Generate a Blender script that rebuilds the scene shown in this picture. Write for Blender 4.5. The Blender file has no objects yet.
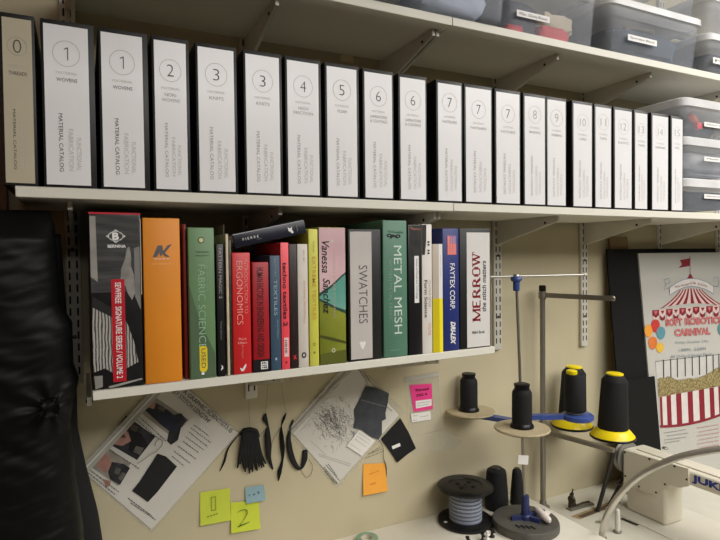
import bpy, bmesh, math, random
from mathutils import Vector, Matrix, noise
random.seed(7)
PI = math.pi
scn = bpy.context.scene
COL = scn.collection
V = Vector

# ------------------------------------------------------------------ camera
F_PX, YAW, PITCH, ROLL, CAM_D = 565.0, 0.458370, -0.025541, -0.011087, 1.12780
fw = V((math.sin(YAW)*math.cos(PITCH), math.cos(YAW)*math.cos(PITCH), math.sin(PITCH)))
r0 = V((math.cos(YAW), -math.sin(YAW), 0)); u0 = r0.cross(fw)
rt = math.cos(ROLL)*r0 + math.sin(ROLL)*u0
up = -math.sin(ROLL)*r0 + math.cos(ROLL)*u0
CAM = V((0, -CAM_D, 0))
cd = bpy.data.cameras.new('camera'); cam = bpy.data.objects.new('camera', cd); COL.objects.link(cam)
cd.sensor_width = 36; cd.sensor_fit = 'HORIZONTAL'; cd.lens = F_PX/720*36; cd.clip_start = .01
m = Matrix((rt, up, -fw)).transposed().to_4x4(); m.translation = CAM; cam.matrix_world = m
scn.camera = cam

def ray(px, py): return fw + rt*((px-360)/F_PX) - up*((py-270)/F_PX)
def W(px, py, Y=0.0):
    d = ray(px, py); return CAM + d*((Y+CAM_D)/d.y)
def TZ(px, py, Z):
    d = ray(px, py); return CAM + d*(Z/d.z)
def PX(px, py, X):
    d = ray(px, py); return CAM + d*(X/d.x)
def C(px, py, z): return CAM + ray(px, py)*z
def ON(px, py, P0, n):
    d = ray(px, py); return CAM + d*((P0-CAM).dot(n)/d.dot(n))
def Zat(x, y, py):
    a, b = -2.0, 2.0
    def f(z):
        d = V((x, y, z))-CAM; return 270-F_PX*d.dot(up)/d.dot(fw)-py
    for _ in range(50):
        c = (a+b)/2
        if f(c) > 0: a = c
        else: b = c
    return c
WALL = 0.30          # back wall plane; Y = 0 is the front edge of the shelves

# --------------------------------------------------------------- materials
def lin(c):
    c /= 255.0
    return c/12.92 if c <= .04045 else ((c+.055)/1.055)**2.4
def rgb(t): return (lin(t[0]), lin(t[1]), lin(t[2]), 1)
MATS = {}
def mat(key, c, rough=.6, metal=0, var=.06, scale=30, bump=0, bscale=200, spec=.4, coat=0):
    """procedural: base colour with slight noise variation and optional fine bump"""
    if key in MATS: return MATS[key]
    M = bpy.data.materials.new(key); M.use_nodes = True; nt = M.node_tree; N = nt.nodes; L = nt.links
    b = N['Principled BSDF']
    b.inputs['Roughness'].default_value = rough; b.inputs['Metallic'].default_value = metal
    b.inputs['Specular IOR Level'].default_value = spec
    if coat:
        b.inputs['Coat Weight'].default_value = coat; b.inputs['Coat Roughness'].default_value = .15
    tc = N.new('ShaderNodeTexCoord')
    nz = N.new('ShaderNodeTexNoise'); nz.inputs['Scale'].default_value = scale; nz.inputs['Detail'].default_value = 4
    L.new(tc.outputs['Object'], nz.inputs['Vector'])
    cr = N.new('ShaderNodeValToRGB'); cc = rgb(c)
    lo = tuple(x*(1-var) for x in cc[:3])+(1,); hi = tuple(min(1, x*(1+var)) for x in cc[:3])+(1,)
    cr.color_ramp.elements[0].color = lo; cr.color_ramp.elements[1].color = hi
    cr.color_ramp.elements[0].position = .3; cr.color_ramp.elements[1].position = .7
    L.new(nz.outputs['Fac'], cr.inputs['Fac']); L.new(cr.outputs['Color'], b.inputs['Base Color'])
    if bump:
        n2 = N.new('ShaderNodeTexNoise'); n2.inputs['Scale'].default_value = bscale; n2.inputs['Detail'].default_value = 3
        L.new(tc.outputs['Object'], n2.inputs['Vector'])
        bp = N.new('ShaderNodeBump'); bp.inputs['Strength'].default_value = bump; bp.inputs['Distance'].default_value = .002
        L.new(n2.outputs['Fac'], bp.inputs['Height']); L.new(bp.outputs['Normal'], b.inputs['Normal'])
    MATS[key] = M
    return M
def clear(key, c, opac, rough=.15):
    """thin translucent plastic: part straight through, part milky and glossy"""
    if key in MATS: return MATS[key]
    M = bpy.data.materials.new(key); M.use_nodes = True; nt = M.node_tree; N = nt.nodes; L = nt.links
    b = N['Principled BSDF']; b.inputs['Base Color'].default_value = rgb(c); b.inputs['Roughness'].default_value = rough
    t = N.new('ShaderNodeBsdfTransparent'); mx = N.new('ShaderNodeMixShader')
    nz = N.new('ShaderNodeTexNoise'); nz.inputs['Scale'].default_value = 12
    tc = N.new('ShaderNodeTexCoord'); L.new(tc.outputs['Object'], nz.inputs['Vector'])
    mr = N.new('ShaderNodeMapRange'); mr.inputs['To Min'].default_value = opac*.75; mr.inputs['To Max'].default_value = opac*1.25
    L.new(nz.outputs['Fac'], mr.inputs['Value']); L.new(mr.outputs['Result'], mx.inputs['Fac'])
    L.new(t.outputs[0], mx.inputs[1]); L.new(b.outputs[0], mx.inputs[2])
    L.new(mx.outputs[0], N['Material Output'].inputs['Surface'])
    MATS[key] = M
    return M
def ramp_mat(key, kind, scale, stops, rough=.5, stretch=(1, 1, 1), bump=0, bands='X'):
    """pattern material: noise / wave / voronoi through a colour ramp"""
    if key in MATS: return MATS[key]
    M = bpy.data.materials.new(key); M.use_nodes = True; nt = M.node_tree; N = nt.nodes; L = nt.links
    b = N['Principled BSDF']; b.inputs['Roughness'].default_value = rough; b.inputs['Specular IOR Level'].default_value = .16 if key == 'black_satin' else .4
    tc = N.new('ShaderNodeTexCoord'); mp = N.new('ShaderNodeMapping'); mp.inputs['Scale'].default_value = stretch
    L.new(tc.outputs['Object'], mp.inputs['Vector'])
    if kind == 'noise':
        t = N.new('ShaderNodeTexNoise'); t.inputs['Detail'].default_value = 6; o = t.outputs['Fac']
    elif kind == 'wave':
        t = N.new('ShaderNodeTexWave'); t.inputs['Distortion'].default_value = 4 if bands == 'X' else .4; t.inputs['Detail'].default_value = 3; t.bands_direction = bands; o = t.outputs['Fac']
    else:
        t = N.new('ShaderNodeTexVoronoi'); o = t.outputs['Distance']
    t.inputs['Scale'].default_value = scale
    L.new(mp.outputs[0], t.inputs['Vector'])
    cr = N.new('ShaderNodeValToRGB')
    e = cr.color_ramp.elements
    e[0].position, e[0].color = stops[0][0], rgb(stops[0][1]); e[1].position, e[1].color = stops[-1][0], rgb(stops[-1][1])
    for p, c in stops[1:-1]:
        q = e.new(p); q.color = rgb(c)
    L.new(o, cr.inputs['Fac']); L.new(cr.outputs['Color'], b.inputs['Base Color'])
    if bump:
        bp = N.new('ShaderNodeBump'); bp.inputs['Strength'].default_value = bump; bp.inputs['Distance'].default_value = .003
        L.new(o, bp.inputs['Height']); L.new(bp.outputs['Normal'], b.inputs['Normal'])
    MATS[key] = M
    return M

M_WALL = mat('wall_paint', (190, 180, 150), .7, var=.03, scale=6, bump=.15, bscale=300)
M_SHELF = mat('shelf_laminate', (222, 219, 205), .45, var=.02, scale=8)
M_STEEL = mat('painted_steel', (206, 203, 192), .4, var=.03)
M_SLOT = mat('slot_shadow', (40, 38, 34), .8)
M_WOOD = ramp_mat('wood_stain', 'wave', 4, [(0, (92, 60, 32)), (.6, (128, 86, 46)), (1, (106, 70, 38))], .5, (1, 1, .12))
M_VINYL = mat('black_vinyl', (30, 31, 30), .45, var=.15, scale=60, bump=.1, bscale=500)
M_PAGES = ramp_mat('page_edges', 'wave', 300, [(0, (200, 192, 172)), (1, (226, 220, 204))], .8)
M_INK = mat('ink_dark', (78, 76, 76), .6)
M_INKG = mat('ink_grey', (160, 157, 153), .6)
M_INKL = mat('ink_pale', (196, 192, 188), .6)
M_BLACK = mat('ink_black', (22, 22, 22), .5)
M_WHITE = mat('print_white', (232, 230, 226), .5, var=.02)
M_CHROME = mat('steel_rod', (200, 197, 188), .36, .9, var=.04)
M_BRUSH = mat('grey_metal', (150, 145, 135), .4, .8, var=.05)
M_BLUEP = mat('blue_plastic', (58, 78, 140), .35, var=.06)
M_YELP = mat('yellow_plastic', (238, 214, 22), .35, var=.04)
M_THREAD = mat('black_thread', (16, 16, 17), .75, var=.25, scale=400, bump=.6, bscale=600)
M_BPLAST = mat('black_plastic', (20, 20, 20), .35, var=.1, spec=.3)
M_PAPER = mat('paper_white', (226, 223, 216), .6, var=.02, scale=15)

# ------------------------------------------------------------ mesh builder
class MB:
    def __init__(self): self.bm = bmesh.new()
    def _new(self, vs, fs):
        bv = [self.bm.verts.new(v) for v in vs]; out = []
        for f in fs:
            try: out.append(self.bm.faces.new([bv[i] for i in f]))
            except ValueError: pass
        return bv, out
    def box(self, x0, x1, y0, y1, z0, z1, bev=0, seg=2, M=None):
        vs = [V((x, y, z)) for x in (x0, x1) for y in (y0, y1) for z in (z0, z1)]
        bv, fs = self._new(vs, [(0, 1, 3, 2), (4, 6, 7, 5), (0, 4, 5, 1), (2, 3, 7, 6), (0, 2, 6, 4), (1, 5, 7, 3)])
        if bev:
            es = list({e for f in fs for e in f.edges})
            r = bmesh.ops.bevel(self.bm, geom=es, offset=bev, segments=seg, profile=.5, affect='EDGES', clamp_overlap=True)
            bv = list({v for f in r['faces'] for v in f.verts} | {v for v in bv if v.is_valid})
        if M is not None:
            for v in bv: v.co = M @ v.co
        return self
    def lathe(self, c, prof, n=36, M=None, cap=True):
        c = V(c); rings = []
        for r, z in prof:
            rings.append([self.bm.verts.new(c+V((r*math.cos(2*PI*k/n), r*math.sin(2*PI*k/n), z))) for k in range(n)])
        for a, b in zip(rings, rings[1:]):
            for k in range(n): self.bm.faces.new((a[k], a[(k+1) % n], b[(k+1) % n], b[k]))
        if cap:
            self.bm.faces.new(rings[0][::-1]); self.bm.faces.new(rings[-1])
        if M is not None:
            for rg in rings:
                for v in rg: v.co = M @ v.co
        return self
    def tube(self, pts, r, n=10, closed=False, flat=None):
        pts = [V(p) for p in pts]; N = len(pts)
        if not isinstance(r, (list, tuple)): r = [r]*N
        rings = []; ref = None
        for i, p in enumerate(pts):
            a = pts[i-1] if i else (pts[-1] if closed else p); b = pts[(i+1) % N] if (i < N-1 or closed) else p
            t = (b-a).normalized()
            if ref is None:
                ref = V((0, 0, 1)) if abs(t.z) < .9 else V((0, 1, 0))
            x = t.cross(ref).normalized(); y = x.cross(t).normalized(); ref = y
            s = flat or 1
            rings.append([self.bm.verts.new(p + x*(r[i]*math.cos(2*PI*k/n)) + y*(r[i]*s*math.sin(2*PI*k/n))) for k in range(n)])
        for i in range(N if closed else N-1):
            a, b = rings[i], rings[(i+1) % N]
            for k in range(n): self.bm.faces.new((a[k], a[(k+1) % n], b[(k+1) % n], b[k]))
        if not closed:
            self.bm.faces.new(rings[0][::-1]); self.bm.faces.new(rings[-1])
        return self
    def rod(self, a, b, r, n=14): return self.tube([a, b], r, n)
    def prism(self, pts, ext):
        pts = [V(p) for p in pts]; ext = V(ext); n = len(pts)
        self._new(pts+[p+ext for p in pts], [tuple(range(n))[::-1], tuple(range(n, 2*n))] + [(i, (i+1) % n, n+(i+1) % n, n+i) for i in range(n)])
        return self
    def poly(self, pts):
        self._new([V(p) for p in pts], [tuple(range(len(pts)))]); return self
    def strip(self, A, B):
        n = len(A); self._new([V(p) for p in A]+[V(p) for p in B], [(i, i+1, n+i+1, n+i) for i in range(n-1)]); return self
    def grid(self, rows, closed=False):
        R = [[self.bm.verts.new(V(p)) for p in r] for r in rows]
        for a, b in zip(R, R[1:]):
            n = len(a)
            for k in range(n if closed else n-1): self.bm.faces.new((a[k], a[(k+1) % n], b[(k+1) % n], b[k]))
        if closed:
            self.bm.faces.new(R[0][::-1]); self.bm.faces.new(R[-1])
        return self
    def xf(self, M):
        for v in self.bm.verts: v.co = M @ v.co
        return self
    def text(self, s, cen, ux, uy, w, h, bold=0, shear=0):
        vs, fs = glyphs(s, bold, shear)
        cen, ux, uy = V(cen), V(ux).normalized(), V(uy).normalized()
        self._new([cen + ux*(x*w) + uy*(y*h) for x, y in vs], fs)
        return self

_gc = {}
def glyphs(s, bold=0, shear=0):
    k = (s, bold, shear)
    if k not in _gc:
        cu = bpy.data.curves.new('lettering', 'FONT'); cu.body = s; cu.offset = bold; cu.shear = shear; cu.resolution_u = 3
        o = bpy.data.objects.new('lettering', cu)
        me = o.to_mesh()
        vs = [(v.co.x, v.co.y) for v in me.vertices]; fs = [tuple(p.vertices) for p in me.polygons]
        x0 = min(v[0] for v in vs); x1 = max(v[0] for v in vs); y0 = min(v[1] for v in vs); y1 = max(v[1] for v in vs)
        _gc[k] = ([((x-x0)/(x1-x0)-.5, (y-y0)/(y1-y0)-.5) for x, y in vs], fs)
        o.to_mesh_clear(); bpy.data.objects.remove(o); bpy.data.curves.remove(cu)
    return _gc[k]

def link(name, mb, m, parent=None, smooth=40):
    me = bpy.data.meshes.new(name)
    o = bpy.data.objects.new(name, me)
    off = V((0, 0, 0)); q = parent
    while q is not None:
        off += q.location; q = q.parent
    bm = mb.bm
    if len(bm.faces) and all(len(f.verts) >= 3 for f in bm.faces):
        if parent is None:
            cs = [v.co for v in bm.verts]
            off = V(((min(c.x for c in cs)+max(c.x for c in cs))/2, (min(c.y for c in cs)+max(c.y for c in cs))/2, min(c.z for c in cs)))
            o.location = off
    for v in bm.verts: v.co -= off
    bmesh.ops.recalc_face_normals(bm, faces=bm.faces) if smooth else None
    bm.to_mesh(me); bm.free()
    if smooth:
        me.polygons.foreach_set('use_smooth', [True]*len(me.polygons))
        me.set_sharp_from_angle(angle=math.radians(smooth))
    me.materials.append(m); COL.objects.link(o); o.parent = parent
    return o
def thing(name, label, cat, loc, group=None):
    o = bpy.data.objects.new(name, None); o.empty_display_size = .03; COL.objects.link(o); o.location = loc
    return tag(o, label, cat, group)
def tag(o, label, cat, group=None):
    o['label'] = label; o['category'] = cat
    if group: o['group'] = group
    return o
def struct(name, mb, m):
    o = link(name, mb, m); o['kind'] = 'structure'; return o
EX, EY, EZ = V((1, 0, 0)), V((0, 1, 0)), V((0, 0, 1))

# ------------------------------------------------------------ room shell
FLOOR, CEIL = -1.54, 1.25
struct('wall_back', MB().box(-2.6, 4.2, WALL, WALL+.1, FLOOR, CEIL), M_WALL)
struct('wall_left', MB().box(-1.3, -1.2, -3.4, WALL, FLOOR, CEIL), M_WOOD)
struct('floor', MB().box(-2.6, 4.2, -3.6, WALL+.1, FLOOR-.05, FLOOR), mat('floor_vinyl', (54, 50, 46), .5, var=.08, scale=20))
struct('ceiling', MB().box(-2.6, 4.2, -3.6, WALL+.1, CEIL, CEIL+.05), mat('ceiling_tile', (215, 212, 204), .8, var=.03, bump=.3))
struct('trim_left', MB().box(-.75, -.137, WALL-.02, WALL, FLOOR, .52, .004), M_WOOD)

# slotted standards and shelf boards
ST = [-.016, .385, .787] + [W(p, 260, WALL).x for p in (495.5, 582, 658.6)] + [W(716.5, 240, WALL).x]
STZ = [-.28, W(248, 398, WALL).z, -.30, -.305, W(579, 346, WALL).z, -.32, -.32]
sdesc = ['steel slotted shelf standard at the left end beside the hanging black garment',
         'steel slotted shelf standard behind the red and pink books',
         'steel slotted shelf standard behind the white catalog binders numbered 7',
         'steel slotted shelf standard on the wall at the right end of the book shelf',
         'steel slotted shelf standard on the wall beside the black boards',
         'steel slotted shelf standard above the left half of the carnival poster',
         'steel slotted shelf standard above the poster at the right edge']
for x, zb, d in zip(ST, STZ, sdesc):
    t = thing('shelf_standard', d, 'shelf standard', (x, WALL-.006, zb), 'slotted shelf standards on the wall')
    b = MB()
    b.box(x-.0155, x+.0155, WALL-.012, WALL-.0005, zb, 1.05, .002)
    link('channel', b, M_STEEL, t)
    s = MB(); z = zb+.02
    while z < 1.03:
        for sx in (-.0075, .0075): s.box(x+sx-.0019, x+sx+.0019, WALL-.0126, WALL-.0115, z, z+.017)
        z += .0265
    o = link('slots', s, M_SLOT, t); o['kind'] = 'stuff'
    s = MB()
    for zz in (zb+.105, zb+.30, zb+.62): s.lathe((0, 0, 0), [(.0045, 0), (.0045, .0015), (.002, .0026)], 12, Matrix.Translation((x, WALL-.012, zz)) @ Matrix.Rotation(PI/2, 4, 'X'))
    link('screws', s, mat('screw', (90, 86, 78), .4, .8), t)

def zA(x): return .12607 - .00277*(x+.0985)/1.9577       # catalog shelf, top surface
def zL(x): return -.24036 + .00688*(x-.0136)/.9217       # book shelf, top surface
def zT(x): return .5700
def bracket(x, ztop, root, y1=.035, hw=.075):
    b = MB()
    pr = [(WALL-.012, ztop), (y1, ztop), (y1, ztop-.016), (y1+.03, ztop-.022), (WALL-.012, ztop-hw)]
    b.prism([V((x-.004, y, z)) for y, z in pr], (.008, 0, 0))
    br = link('bracket', b, M_STEEL, root)
    s = MB().rod((x-.006, y1+.045, ztop-.017), (x+.006, y1+.045, ztop-.017), .0035, 10)
    link('screw', s, M_SLOT, br)
def board(label, x0, x1, zf, th, brx, group=None):
    t = thing('shelf', label, 'shelf', ((x0+x1)/2, .15, zf(x0)-th), group)
    b = MB()
    b.box(x0, x1, 0, WALL-.013, -th, 0, .0012, 1)
    for v in b.bm.verts: v.co.z += zf(v.co.x)
    link('board', b, M_SHELF, t)
    for x in brx: bracket(x, zf(x)-th-.0004, t)
SEAM = W(453.5, 208).x
board('white catalog shelf board carrying binders 0 to 6, left of the seam', -.0985, SEAM-.0006, zA, .0197, [ST[0], ST[1], ST[2]-.006])
board('white catalog shelf board carrying binders 7 to 15, right of the seam', SEAM+.0006, 2.55, zA, .0197, [ST[2]+.006]+ST[3:])
board('short white lower shelf holding the coloured books and binders', .0136, W(495, 348).x, zL, .0178, [.0085, ST[1]-.002, ST[2]-.002])
SEAM2 = W(452.6, 21).x
board('white top shelf board at upper left, dark underside above binders 1 to 6', -.02, SEAM2-.0006, zT, .0205, [ST[0]+.012, ST[1], ST[2]-.006])
board('white top shelf board at upper right under the clear plastic bins', SEAM2+.0006, 2.55, zT, .0205, [ST[2]+.006]+ST[3:])
p = W(347, 58, WALL-.001)
tag(link('wall_label', MB().box(p.x-.019, p.x+.019, WALL-.0016, WALL-.0004, p.z-.0105, p.z+.0105), mat('pale_label', (228, 214, 176), .6)),
    'small pale paper label on the shaded wall above the binder numbered 5', 'label')

# ----------------------------------------------------------- catalog binders
def binder(name, label, x0, x1, zb, h, yf, depth, mcover, group=None, ring=True):
    """three sided cover (spine, two boards) round a page block; returns the root"""
    t = thing(name, label, 'binder', ((x0+x1)/2, yf+depth/2, zb), group)
    b = MB(); th = .0028
    b.box(x0, x1, yf, yf+.004, zb, zb+h, .0016)
    b.box(x0, x0+th, yf+.002, yf+depth, zb, zb+h, .001, 1)
    b.box(x1-th, x1, yf+.002, yf+depth, zb, zb+h, .001, 1)
    link('cover', b, mcover, t)
    pg = MB().box(x0+th+.002, x1-th-.002, yf+.02, yf+depth-.014, zb+.006, zb+h-.02)
    link('page_block', pg, M_PAGES, t)
    return t
CAT = [ # paper left/right px at mid height, words
 (4.2, 33.6, '0', 'THREADS', '', 'leftmost catalog binder, yellowed spine numbered 0 threads, overhanging the shelf end'),
 (45.3, 89.7, '1', 'WOVENS', '', 'wide white catalog binder numbered 1 wovens, next to the binder numbered 0'),
 (102.5, 143.6, '1', 'WOVENS', '', 'white catalog binder numbered 1 wovens, right one of the pair, next to number 2'),
 (155.3, 187.0, '2', 'NON-', 'WOVENS', 'white spined catalog binder numbered 2 non-wovens'),
 (198.9, 234.6, '3', 'KNITS', '', 'white catalog binder numbered 3 knits, the left one beside number 2'),
 (246.4, 279.8, '3', 'KNITS', '', 'white catalog binder numbered 3 knits, the right one beside number 4'),
 (287.8, 319.0, '4', 'HIGH', 'FRICTION', 'white catalog binder numbered 4 high friction'),
 (327.4, 357.0, '5', 'FOAM', '', 'white catalog binder numbered 5 foam'),
 (365.0, 392.3, '6', 'LAMINATIONS', '& COATINGS', 'white catalog binder numbered 6, the left one beside number 5'),
 (400.8, 425.9, '6', 'LAMINATIONS', '& COATINGS', 'white catalog binder numbered 6, the right one before the dark gap'),
 (438.5, 461.6, '7', 'FASTENERS', '', 'white catalog binder numbered 7 fasteners, leftmost of three, beside the dark gap'),
 (466.2, 491.4, '7', 'FASTENERS', '', 'white catalog binder numbered 7 fasteners, middle of three'),
 (496.7, 519.8, '7', 'FASTENERS', '', 'white catalog binder numbered 7 fasteners, rightmost of three, beside number 8'),
 (525.0, 545.1, '8', 'BINDING', '', 'white catalog binder numbered 8'),
 (547.8, 565.8, '9', 'WEBBING', '', 'white catalog binder numbered 9'),
 (573.8, 592.0, '10', 'CORDS', '', 'white catalog binder with a faint number 10'),
 (595.8, 611.2, '11', 'TAPES', '', 'narrow white catalog binder with a faint number 11'),
 (615.2, 631.8, '12', 'ELASTICS', '', 'white catalog binder with a faint number 12'),
 (635.5, 647.4, '13', 'TRIMS', '', 'narrowest white catalog binder, faint number 13'),
 (652.7, 668.2, '14', 'HARDWARE', '', 'white catalog binder with a faint number 14'),
 (672.2, 682.7, '15', 'MISC', '', 'last narrow white catalog binder, beside the stacked clear bins'),
]
M_SHEET = mat('spine_sheet_paper', (232, 231, 231), .36, var=.02, scale=10, spec=.5, coat=.25)
M_SHEETY = mat('spine_sheet_yellowed', (190, 180, 154), .4, var=.04, scale=10)
xs = []
for a, b_, *_r in CAT:
    xs.append((W(a, 120 if a < 400 else 150).x, W(b_, 120 if a < 400 else 150).x))
NY = [45.5, 52, 61, 69.6, 73.5, 80, 85.5, 89.3, 95.6, 100, 102.2, 108.9, 113.3, 114.4, 117.8, 122.2, 122.2, 126.7, 130, 132.2, 133.3]
for i, (row, (xa, xb)) in enumerate(zip(CAT, xs)):
    mg = .0045
    x0 = xa-mg; x1 = xb+(.011 if i in (1, 2) else .006 if i in (3, 4, 5, 6, 7) else mg)
    if i: x0 = max(x0, (xs[i-1][1]+xa)/2+.0006)
    if i < 20: x1 = min(x1, (xb+xs[i+1][0])/2-.0006)
    zb = min(zA(x0), zA(x1)) if i else zA(-.0985)
    zb = max(zA(x0), zA(x1)) + .0002
    h = .292
    yf = .0015
    t = binder('catalog_binder', row[5], x0, x1, zb, h, yf, .272, M_VINYL, 'numbered catalog binders on the middle shelf')
    zt, z0 = zb+.2835, zb+.0045
    sh = MB().box(xa, xb, yf-.0008, yf+.0002, z0, zt)
    sheet = link('spine_sheet', sh, M_SHEETY if i == 0 else M_SHEET, t)
    w = xb-xa; xc = (xa+xb)/2; yy = yf-.0011; H = zt-z0
    pale = i >= 13
    # number in its ring
    rr = min(.0215, w*.345)
    zn = W(row[0]+8, NY[i]).z
    q = MB(); n = 40
    A = [V((xc+rr*math.cos(2*PI*k/n), yy, zn+rr*1.05*math.sin(2*PI*k/n))) for k in range(n+1)]
    B = [V((xc+(rr-.0007)*math.cos(2*PI*k/n), yy, zn+(rr-.0007)*1.05*math.sin(2*PI*k/n))) for k in range(n+1)]
    q.strip(A, B)
    link('number_ring', q, M_INKL if i > 14 else M_INKG, sheet, 0)
    nh = min(.0225, w*.62) if len(row[2]) == 1 else min(.02, w*.5)
    if row[2] == '1':
        o_ = V((xc, yy, zn)); q = MB()
        q.poly([o_+V((x*nh, 0, z*nh)) for x, z in ((.06, -.5), (.13, -.5), (.13, .5), (.06, .5))])
        q.poly([o_+V((x*nh, 0, z*nh)) for x, z in ((.06, .5), (.06, .41), (-.16, .28), (-.16, .36))])
    else:
        q = MB().text(row[2], (xc, yy, zn), EX, EZ, nh*.55*len(row[2]), nh, -.016)
    link('number', q, M_INKG if pale else M_INK, sheet, 0)
    cw = w*.62
    for kk, wd_ in enumerate(row[3:5]):
        if wd_: link('category_lettering', MB().text(wd_, (xc, yy, zn-.046-.010*kk), EX, EZ, min(cw, .0055*len(wd_)), .0064), M_INKG if i > 2 else M_INK, sheet, 0)
    link('faint_lettering', MB().text('MATERIAL', (xc, yy, zn-.034), EX, EZ, min(w*.6, .034), .0045), M_INKL, sheet, 0)
    # lower vertical lettering, read from the top down
    link('faint_lettering', MB().text('FABRICATION', (xa+w*.56, yy, zt-.217), -EZ, EX, .074, w*.11), M_INKL, sheet, 0)
    link('faint_lettering', MB().text('FUNCTIONAL', (xa+w*.74, yy, zt-.224), -EZ, EX, .058, w*.11), M_INKL, sheet, 0)
    q = MB().text('MATERIAL CATALOG', (xa+w*.34, yy, zt-.205), -EZ, EX, .102, w*.095)
    link('title_lettering', q, M_INK if i < 3 else M_INKG, sheet, 0)

# ------------------------------------------------------ books on lower shelf
def bk(px0, py0, px1, py1, Y=.002):
    """spine edges from the picture's left/right at mid height and the top y; stands on the shelf"""
    ym = (py0+py1)/2
    a = W(px0, ym, Y).x; b = W(px1, ym, Y).x
    return a, b
class Book:
    def __init__(s, name, label, xl, xr, ytop, Y=.002, depth=.2, cover=None, pages=True, cat='book', soft=False, bev=.003, group='books and binders on the lower shelf', gap=.0006, isbinder=False):
        ybot = 388-.104*(((xl+xr)/2)-92)
        ym = (ytop+ybot)/2
        s.x0 = W(xl, ym, Y).x+gap/2; s.x1 = W(xr, ym, Y).x-gap/2
        s.zb = max(zL(s.x0), zL(s.x1))+.0002
        s.zt = W((xl+xr)/2, ytop, Y).z; s.Y = Y
        s.w = s.x1-s.x0; s.h = s.zt-s.zb; s.xc = (s.x0+s.x1)/2
        s.t = thing(name, label, cat, (s.xc, Y+depth/2, s.zb), group)
        b = MB(); th = min(.003, s.w*.2)
        b.box(s.x0, s.x1, Y, Y+.006, s.zb, s.zt, bev)
        b.box(s.x0, s.x0+th, Y+.003, Y+depth, s.zb, s.zt, th*.3, 1)
        b.box(s.x1-th, s.x1, Y+.003, Y+depth, s.zb, s.zt, th*.3, 1)
        s.cover = link('cover', b, cover, s.t)
        if pages:
            inset = .0005 if soft else .004
            link('page_block', MB().box(s.x0+th*.9, s.x1-th*.9, Y+.006, Y+depth-(.001 if soft else .005), s.zb+inset, s.zt-inset), M_PAGES, s.t)
    def P(s, u, v, k=1): return V((s.x0+u*s.w, s.Y-.0004*k, s.zt-v*s.h))
    def sheet(s, name, u0, u1, v0, v1, m, k=1, label=None):
        o = link(name, MB().box(s.x0+u0*s.w, s.x0+u1*s.w, s.Y-.0004*k, s.Y+.0008, s.zt-v1*s.h, s.zt-v0*s.h), m, s.cover)
        return o
    def poly(s, name, pts, m, k=1):
        return link(name, MB().poly([s.P(u, v, k) for u, v in pts]), m, s.cover, 0)
    def vt(s, name, txt, u0, u1, v0, v1, m, k=1.5, bold=0, shear=0):
        c = s.P((u0+u1)/2, (v0+v1)/2, k)
        return link(name, MB().text(txt, c, -EZ, EX, (v1-v0)*s.h, (u1-u0)*s.w, bold, shear), m, s.cover, 0)
    def ht(s, name, txt, u0, u1, v0, v1, m, k=1.5, bold=0, shear=0):
        c = s.P((u0+u1)/2, (v0+v1)/2, k)
        return link(name, MB().text(txt, c, EX, EZ, (u1-u0)*s.w, (v1-v0)*s.h, bold, shear), m, s.cover, 0)
    def ell(s, name, u, v, rx, rz, m, k=1.6, inner=None):
        c = s.P(u, v, k); n = 28
        b = MB(); A = [c+V((rx*math.cos(2*PI*i/n), 0, rz*math.sin(2*PI*i/n))) for i in range(n)]
        if inner:
            B = [c+V((rx*inner*math.cos(2*PI*i/n), 0, rz*inner*math.sin(2*PI*i/n))) for i in range(n)]
            b.strip(A+[A[0]], B+[B[0]])
        else: b.poly(A)
        return link(name, b, m, s.cover, 0)

# a. photo-wrapped binder with a red label
B = Book('photo_binder', 'tall photo-wrapped binder with a red label, left end of lower shelf', 90, 142.3, 213, depth=.26, cover=mat('photo_black', (30, 30, 31), .3, var=.2), cat='binder')
B.sheet('red_top_edge', 0, 1, -.002, .008, mat('red_edge', (190, 30, 50), .4), 2)
M_PH = ramp_mat('photo_boards', 'noise', 40, [(.3, (52, 52, 52)), (.7, (84, 83, 81))], .3, (.3, 1, 3))
B.poly('photo_print', [(.02, .012), (.97, .012), (.97, .45), (.02, .45)], M_PH, 1)
B.poly('photo_wall_strip', [(.02, .02), (.13, .02), (.15, .39), (.02, .36)], mat('photo_pale', (150, 147, 140), .3, var=.15), 1.3)
B.poly('photo_doorway', [(.86, .2), (.97, .19), (.97, .56), (.86, .48)], mat('photo_mid', (128, 126, 122), .3, var=.15), 1.3)
B.poly('photo_figure', [(.68, .26), (.72, .2), (.77, .19), (.80, .25), (.79, .3), (.85, .36), (.86, .46), (.80, .50), (.72, .46), (.68, .42), (.58, .38), (.6, .32)], mat('photo_figure_tone', (142, 139, 134), .3, var=.2, scale=60), 1.5)
B.poly('photo_arm', [(.05, .47), (.3, .52), (.5, .55), (.62, .6), (.6, .66), (.4, .6), (.2, .57), (.03, .52)], mat('photo_dark', (44, 44, 44), .3), 1.5)
M_SK = ramp_mat('photo_knit', 'wave', 60, [(.2, (70, 69, 67)), (.5, (158, 155, 148)), (.9, (178, 175, 168))], .3, (1, 1, .5))
B.poly('photo_skirt', [(.03, .53), (.2, .56), (.45, .6), (.68, .62), (.82, .74), (.9, .86), (.6, .90), (.44, .92), (.25, .88), (.03, .9)], M_SK, 1.7)
B.poly('photo_leg', [(.04, .92), (.2, .92), (.2, .985), (.06, .995)], mat('photo_leg_tone', (140, 138, 132), .3), 1.7)
B.poly('photo_floor_glint', [(.3, .985), (.97, .955), (.97, .965), (.34, .998)], mat('photo_pale', (150, 147, 140)), 1.7)
rl = B.sheet('red_label', .40, .66, .377, .965, mat('label_red', (186, 28, 42), .4, var=.03), 2.2)
B.vt('label_lettering', 'SEWFREE  SIGNATURE SERIES / VOLUME 2', .47, .59, .395, .945, M_WHITE, 2.8, .015)
B.ht('emblem_letter', 'B', .44, .57, .11, .155, M_WHITE, 2, .05)
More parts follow.
